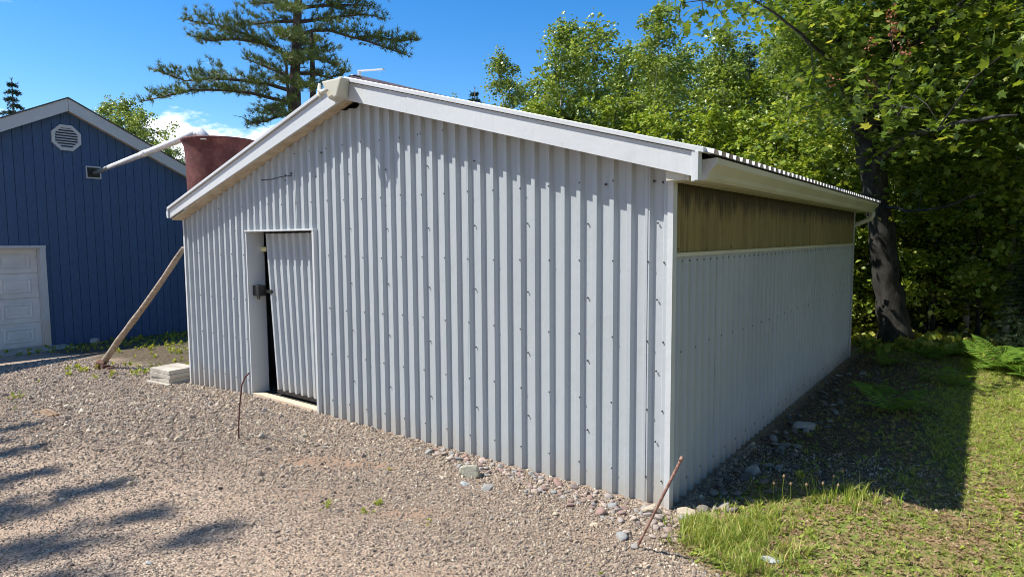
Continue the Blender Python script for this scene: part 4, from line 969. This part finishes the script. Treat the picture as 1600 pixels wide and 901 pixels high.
# (map position of the shadow's tip, height of the bough, how leafy)
sh=[((-5.66,-1.85),4.15,.8),((-5.2,-2.15),5.0,.7),((-4.70,-2.02),5.9,.9),((-3.98,-2.12),7.15,.9),((-3.30,-1.93),8.4,1.2),((-2.58,-1.98),9.7,1.25),((-2.02,-1.80),10.7,.9),((-1.5,-2.7),11.6,.8)]
spec=[(Vector((gx-.56*h,gy-.485*h,h))-Vector((*b2,g2)),lf) for (gx,gy),h,lf in sh]
for k in range(26):
    a=r3.uniform(2.3,7.0); h=r3.uniform(3,12.5); l_=(13.5-h)*.28+.5; spec.append((Vector((math.cos(a)*l_,math.sin(a)*l_*.8,h)),.9))
for tip,lf in spec:
    h=tip.z; root=Vector((0,0,h-.5)); path=[root,root.lerp(tip,.35)+Vector((.04,0,.08)),root.lerp(tip,.7)+Vector((-.05,0,.05)),tip]
    mb.tube(path,[.05,.035,.022,.006],5,False)
    Lt=(tip-root).length; s_=.45*Lt
    while s_<Lt:
        f=s_/Lt; k=min(int(f*3),2); c=path[k].lerp(path[k+1],f*3-k) if f<1 else tip; dr=(path[k+1]-path[k]).normalized(); sd_=dr.cross(Vector((0,0,1))).normalized()
        if math.sin(s_*6+h*3)>-.35 or f>.86:
            for sgn in (-1,1):
                wl=(.05+.30*math.sin(math.pi*min(max((f-.4)/.62,0.03),1)))*r3.uniform(.25,1.0)*lf; e=(dr*.9+sd_*sgn*.55+Vector((0,0,.15))).normalized()
                kk=.1
                while kk<1.02: NP.append(c+e*wl*kk+Vector(r3.normal(0,.03,3))); ND.append(e*.8+Vector((0,0,.3))); kk+=.07/max(wl,.12)
        s_+=.07
PT2=empty('white_pine',(*b2,g2),'white pine beyond the left edge whose boughs shade the gravel','tree')
link('trunk',mb.mesh('trunk',True),MT['barkp'],PT2); V,Fa=needle_cards(np.array(NP),np.array(ND),.15,16,r3,.008,.5); link('crown',npmesh('crown',V,Fa),MT['pine'],PT2)
# ------------------------------------------------------------ the big maple
MBs=at(1398,540,11.35); mo=Vector((float(MBs[0]),float(MBs[1]),float(G(MBs[0],MBs[1]))))
MP=empty('maple_tree',tuple(mo),'big old maple with thick leaning grey trunk behind the far corner of the shed','tree')
def am(px,py,D): return Vector(at(px,py,D))-mo
mb=MB()
def jit(path,rad,n=14,sub=3):
    pp=[];rr=[]
    for i in range(len(path)-1):
        for k in range(sub):
            t=k/sub; pp.append(path[i].lerp(path[i+1],t)+Vector(rp.normal(0,.012,3))); rr.append((rad[i]*(1-t)+rad[i+1]*t)*rp.uniform(.95,1.06))
    pp.append(path[-1]); rr.append(rad[-1]); mb.tube(pp,rr,n)
jit([Vector((0,0,-.15)),Vector((0,0,.02)),am(1394,500,11.35),am(1388,440,11.3),am(1379,380,11.25),am(1371,320,11.2),am(1362,260,11.1),am(1354,225,11.1)],[.29,.255,.215,.195,.18,.17,.18,.165])
limbs=[[am(1352,228,11.1),am(1336,170,10.9),am(1322,120,10.8),am(1308,50,10.7),am(1300,-40,10.6),am(1290,-160,10.5)],
       [am(1354,232,11.1),am(1372,175,11.0),am(1384,120,10.9),am(1393,60,10.8),am(1402,-20,10.7),am(1420,-150,10.6)],
       [am(1384,120,10.9),am(1430,70,10.4),am(1490,20,9.8),am(1550,-40,9.2)],
       [am(1360,260,11.1),am(1420,215,10.3),am(1500,190,9.4),am(1590,180,8.8)],
       [am(1322,120,10.8),am(1270,70,9.6),am(1210,20,8.2),am(1130,-30,6.6)],
       [am(1370,320,11.2),am(1420,330,10.8),am(1470,325,10.3),am(1540,300,9.9)],
       [am(1336,170,10.9),am(1380,160,9.8),am(1430,170,8.7)],
       [am(1402,-20,10.7),am(1460,-80,10.5),am(1560,-160,10)]]
lr=[[.13,.12,.11,.09,.07,.03],[.15,.13,.12,.10,.08,.03],[.07,.05,.035,.015],[.06,.045,.03,.012],[.035,.022,.014,.006],[.03,.02,.014,.006],[.04,.025,.01],[.06,.04,.02]]
for l_,r_ in zip(limbs,lr): jit(l_,r_,8,3)
lp=np.array([tuple(a.lerp(b_,t)) for l_ in limbs for a,b_ in zip(l_,l_[1:]) for t in (0,.33,.66)])
Cs=[];rg=np.random.default_rng(77)
regions=[((1440,60,10.6),(1.5,1.5,1.1),60),((1520,60,10.2),(1.6,1.6,1.3),80),((1580,140,9.6),(1.3,1.4,1.2),80),((1470,150,10.2),(1.2,1.2,.8),45),((1390,60,10.6),(.9,1.,.9),28),
 ((1290,70,10.3),(.75,.9,1.0),34),((1310,10,10.2),(.9,1,.7),26),((1530,230,9.8),(1.3,1.2,.7),55),((1450,230,11.2),(.7,.9,.5),18),((1560,300,10.0),(1.1,1.1,.6),32),((1480,300,10.9),(.6,.8,.4),12),
 ((1420,-60,10.8),(2.2,2.2,1.3),80),((1560,-100,10),(2.,2,1.3),45),((1300,-90,10.6),(1.3,1.5,1.1),50),((1660,60,9.5),(1.4,1.5,1.8),80),((1430,-250,10.8),(2.6,2.6,1.5),35),((1330,150,11.9),(.45,.5,.4),12),((1250,20,9.2),(.5,.6,.35),9)]
for (px,py,D_),rr,nn in regions:
    c=np.array(am(px,py,D_)); o=rg.normal(0,.5,(nn,3))*np.array(rr); Cs.append(c+o)
extra=[(1345,110,8.3),(1352,135,8.2),(1360,150,8.2),(1385,145,8.0),(1410,150,7.8),(1430,150,7.8),(1400,100,8.0),(1340,100,8.4),(1398,165,7.9),(1362,172,8.2),(1470,195,7.6),(1390,25,7.8),(1270,120,9.2),(1395,190,8.6),(1420,175,8.4),(1465,190,7.7),(1262,128,9.2)]
Ce=np.array([tuple(am(*e)) for e in extra])
nearb=[(1048,18,6.4),(1062,30,6.4),(1085,30,6.3),(1098,22,6.3),(1118,4,6.4),(1128,22,6.5),(1140,10,6.6),(1160,22,6.8),(1172,8,6.9),(1190,2,7.0),(1065,5,6.4),(1595,62,5.6),(1592,78,5.6)]
Cn=np.array([tuple(am(*e)) for e in nearb])
C=np.concatenate(Cs); Cw=C+np.array(mo)
shx=Cw[:,0]+.56*Cw[:,2]; shy=Cw[:,1]+.485*Cw[:,2]
C=C[~((shx>1.3)&(shx<4)&(shy<7.4)&(shy>.5))&~((Cw[:,1]<7.0)&(Cw[:,2]<2.9))]
allc=np.concatenate([C,Ce,Cn]); dmin=np.array([np.min(np.linalg.norm(lp-c,axis=1)) for c in allc]); nodes=lp.copy()
for ii in np.argsort(dmin):
    c=allc[ii]; dd=np.linalg.norm(nodes-c,axis=1); q=nodes[np.argmin(dd)]; L0=dd.min()
    mid=(q+c)/2+rg.normal(0,.05*L0,3)+np.array([0,0,.03*L0]); r0=.004+.005*min(L0,1)
    mb.tube([tuple(q),tuple(mid),tuple(c)],[r0*1.2,r0,.003],4,False); nodes=np.vstack([nodes,mid,c])
link('trunk',mb.mesh('trunk',True),MT['bark'],MP)
V1,F1=sprays(C,rg.uniform(.32,.55,len(C)),36,np.full(len(C)*36,.095),rg,.25,LEAF_M,.5,1.0)
V2,F2=sprays(Ce,rg.uniform(.12,.2,len(Ce)),12,np.full(len(Ce)*12,.105),rg,.4,LEAF_M,.5,1.0)
V3,F3=sprays(Cn,rg.uniform(.08,.15,len(Cn)),9,np.full(len(Cn)*9,.085),rg,.7,LEAF_M,.5,.6)
lv=V1.reshape(-1,10,3)[:,0]+np.array(mo); okl=(lv[:,1]>6.9)|(lv[:,2]>2.6)
V1=V1.reshape(-1,10,3)[okl].reshape(-1,3); F1=F1[:okl.sum()*8]
V=np.concatenate([V1,V2,V3]); Fa=np.concatenate([F1,F2+len(V1),F3+len(V1)+len(V2)])
link('crown',npmesh('crown',V,Fa),MT['leafM'],MP); print('maple sprays',len(C))
kc=np.array([tuple(am(*e)) for e in [(1398,38,8.0),(1400,52,8.0),(1393,30,8.0),(1360,70,8.6),(1362,132,8.3),(1300,128,9.2),(1415,75,8.2)]])
V,Fa=sprays(kc,np.full(len(kc),.08),26,np.full(len(kc)*26,.04),rg,1.5,LEAF_S,.2,.2); link('seed_clusters',npmesh('seed_clusters',V,Fa),MT['keys'],MP)
# pale slim birch stems in the forest
for px,py0,py1,D_ in [(1577,300,395,12.5),(1456,345,378,13.5),(1512,395,430,13.0),(1600,250,520,14)]:
    p=at(px,py1,D_); g_=float(G(p[0],p[1])); mb=MB(); hh=at(px,py0,D_)[2]-g_+2.5
    r_=.05; mb.tube([(0,0,-.1),(.03,.02,hh*.4),(-.03,.01,hh)],[r_,r_*.8,r_*.4],8)
    o=empty('birch_tree',(p[0],p[1],g_),'slim pale-barked birch stem among the dark forest on the right','tree','pale birch stems in the forest'); link('trunk',mb.mesh('trunk',True),MT['birchbark'],o)
    V,Fa=sprays(np.array([(rg.normal(0,.4),rg.normal(0,.4),hh+rg.normal(0,.4)) for _ in range(30)]),np.full(30,.35),30,np.full(900,.06),rg); link('crown',npmesh('crown',V,Fa),MT['leafA'],o)
# ------------------------------------------------------------ ferns
def frond(L_,seed,droop=.5):
    r=random.Random(seed); V=[];Fs=[]; n=15
    for i in range(n):
        t=(i+1)/(n+1); c=Vector((0,L_*t,L_*(.55*t-droop*t*t))); w=L_*.30*math.sin(math.pi*min(t*.88+.14,1))**.9
        for sg in (-1,1):
            # each pinna: toothed blade of six triangles
            d=Vector((sg*.95,.35,-.12)).normalized(); q=Vector((-.35*sg,.95,0)).normalized(); n0=len(V); hw=L_*.028
            V+=[c,c+d*w*.3+q*hw,c+d*w*.35-q*hw,c+d*w*.62+q*hw*.85,c+d*w*.66-q*hw*.8,c+d*w]
            Fs+=[(n0,n0+2,n0+1),(n0+1,n0+2,n0+4,n0+3),(n0+3,n0+4,n0+5)]
    n0=len(V)
    for i in range(6):
        t=i/5; c=Vector((0,L_*t,L_*(.55*t-droop*t*t))); V+=[c+Vector((-.004,0,0)),c+Vector((.004,0,0))]
        if i: Fs.append((n0+2*i-2,n0+2*i-1,n0+2*i+1,n0+2*i))
    me=bpy.data.meshes.new('frond'); me.from_pydata(V,[],Fs); me.update(); me.materials.append(MT['fern']); return me
fm=[frond(.42,i,.35+.15*i) for i in range(4)]
def fern(x,y,s,n,label,group=None):
    o=empty('fern',(x,y,float(G(x,y))),label,'fern',group,rz=random.uniform(0,6)); o.scale=(s,s,s)
    for k in range(n): link('frond',random.choice(fm),None,o,(0,0,.02),(random.uniform(.0,.45),random.uniform(-.2,.2),6.283*k/n+random.uniform(-.3,.3)),None)
fl='green fern in the sunny patch at the right edge, just beyond the shed shadow'
for x,y,s in [(1.62,5.9,1.25),(1.85,5.75,1.2),(2.05,6.2,1.2),(1.72,6.4,1.2),(2.2,5.8,1.1),(1.9,5.45,.8),(2.4,6.4,1.2)]:
    fern(x,y,s,8,fl,'ferns in the sunny patch')
fern(.88,3.05,1.0,7,'single broad fern in the middle of the shaded ground beside the shed')
fern(.62,3.9,.7,6,'small fern close to the side wall in the shade')
fern(1.22,4.6,.8,6,'fern in the shade near the edge of the shed shadow')
for x,y,s in [(.95,6.3,.9),(1.2,6.7,.9),(.5,5.7,.7)]:
    fern(x,y,s,7,'dim fern in the shade in front of the big maple trunk','ferns in the shade by the maple')
# seed stalks and small plants on the grass edge
def stalk(x,y,h,label,group=None,head=.009):
    g_=float(G(x,y)); o=empty('seed_stalk',(x,y,g_),label,'plant',group); lx,ly=random.uniform(-.02,.02),random.uniform(-.02,.02)
    link('stem',MB().tube([(0,0,-.01),(lx*.4,ly*.4,h*.6),(lx,ly,h)],.0018,4).mesh('stem'),MT['weed'],o)
    link('head',MB().tube([(lx,ly,h-.004),(lx,ly,h+.008),(lx,ly,h+.02)],[head*.5,head,head*.3],6).mesh('head'),MT['litter'],o)
for px_,py_,h in [(1208,770,.12),(1222,773,.17),(1236,772,.10),(1262,775,.10),(1288,770,.08),(1299,768,.12),(1304,770,.07),(1320,768,.15)]:
    d_=CW+(px_-800)/F*CR-(py_-450.5)/F*CU; t=(1.62-0)/-d_[2]*1.0; q=CO+d_*t
    stalk(q[0],q[1],h,'thin upright seed stalk standing on the sunny edge of the shed shadow','seed stalks along the shadow edge')
def leafy(x,y,s,label,seed):
    me=rosette(16,.06,.20,seed,1.1); me.materials.append(MT['weed']); o=link('weed_plant',me,None,None,(x,y,float(G(x,y))),None,(s,s,s*1.3)); tag(o,label,'plant')
leafy(.58,.83,1.0,'small leafy green plant among the seed stalks at the shadow edge',301)
leafy(-13.0,2.1,2.2,'low weed at the foot of the blue wall',302)
print('objects',len(bpy.data.objects),'tris',sum(len(o.data.loop_triangles) if False else len(o.data.polygons) for o in bpy.data.objects if o.type=='MESH' and o.users_collection))
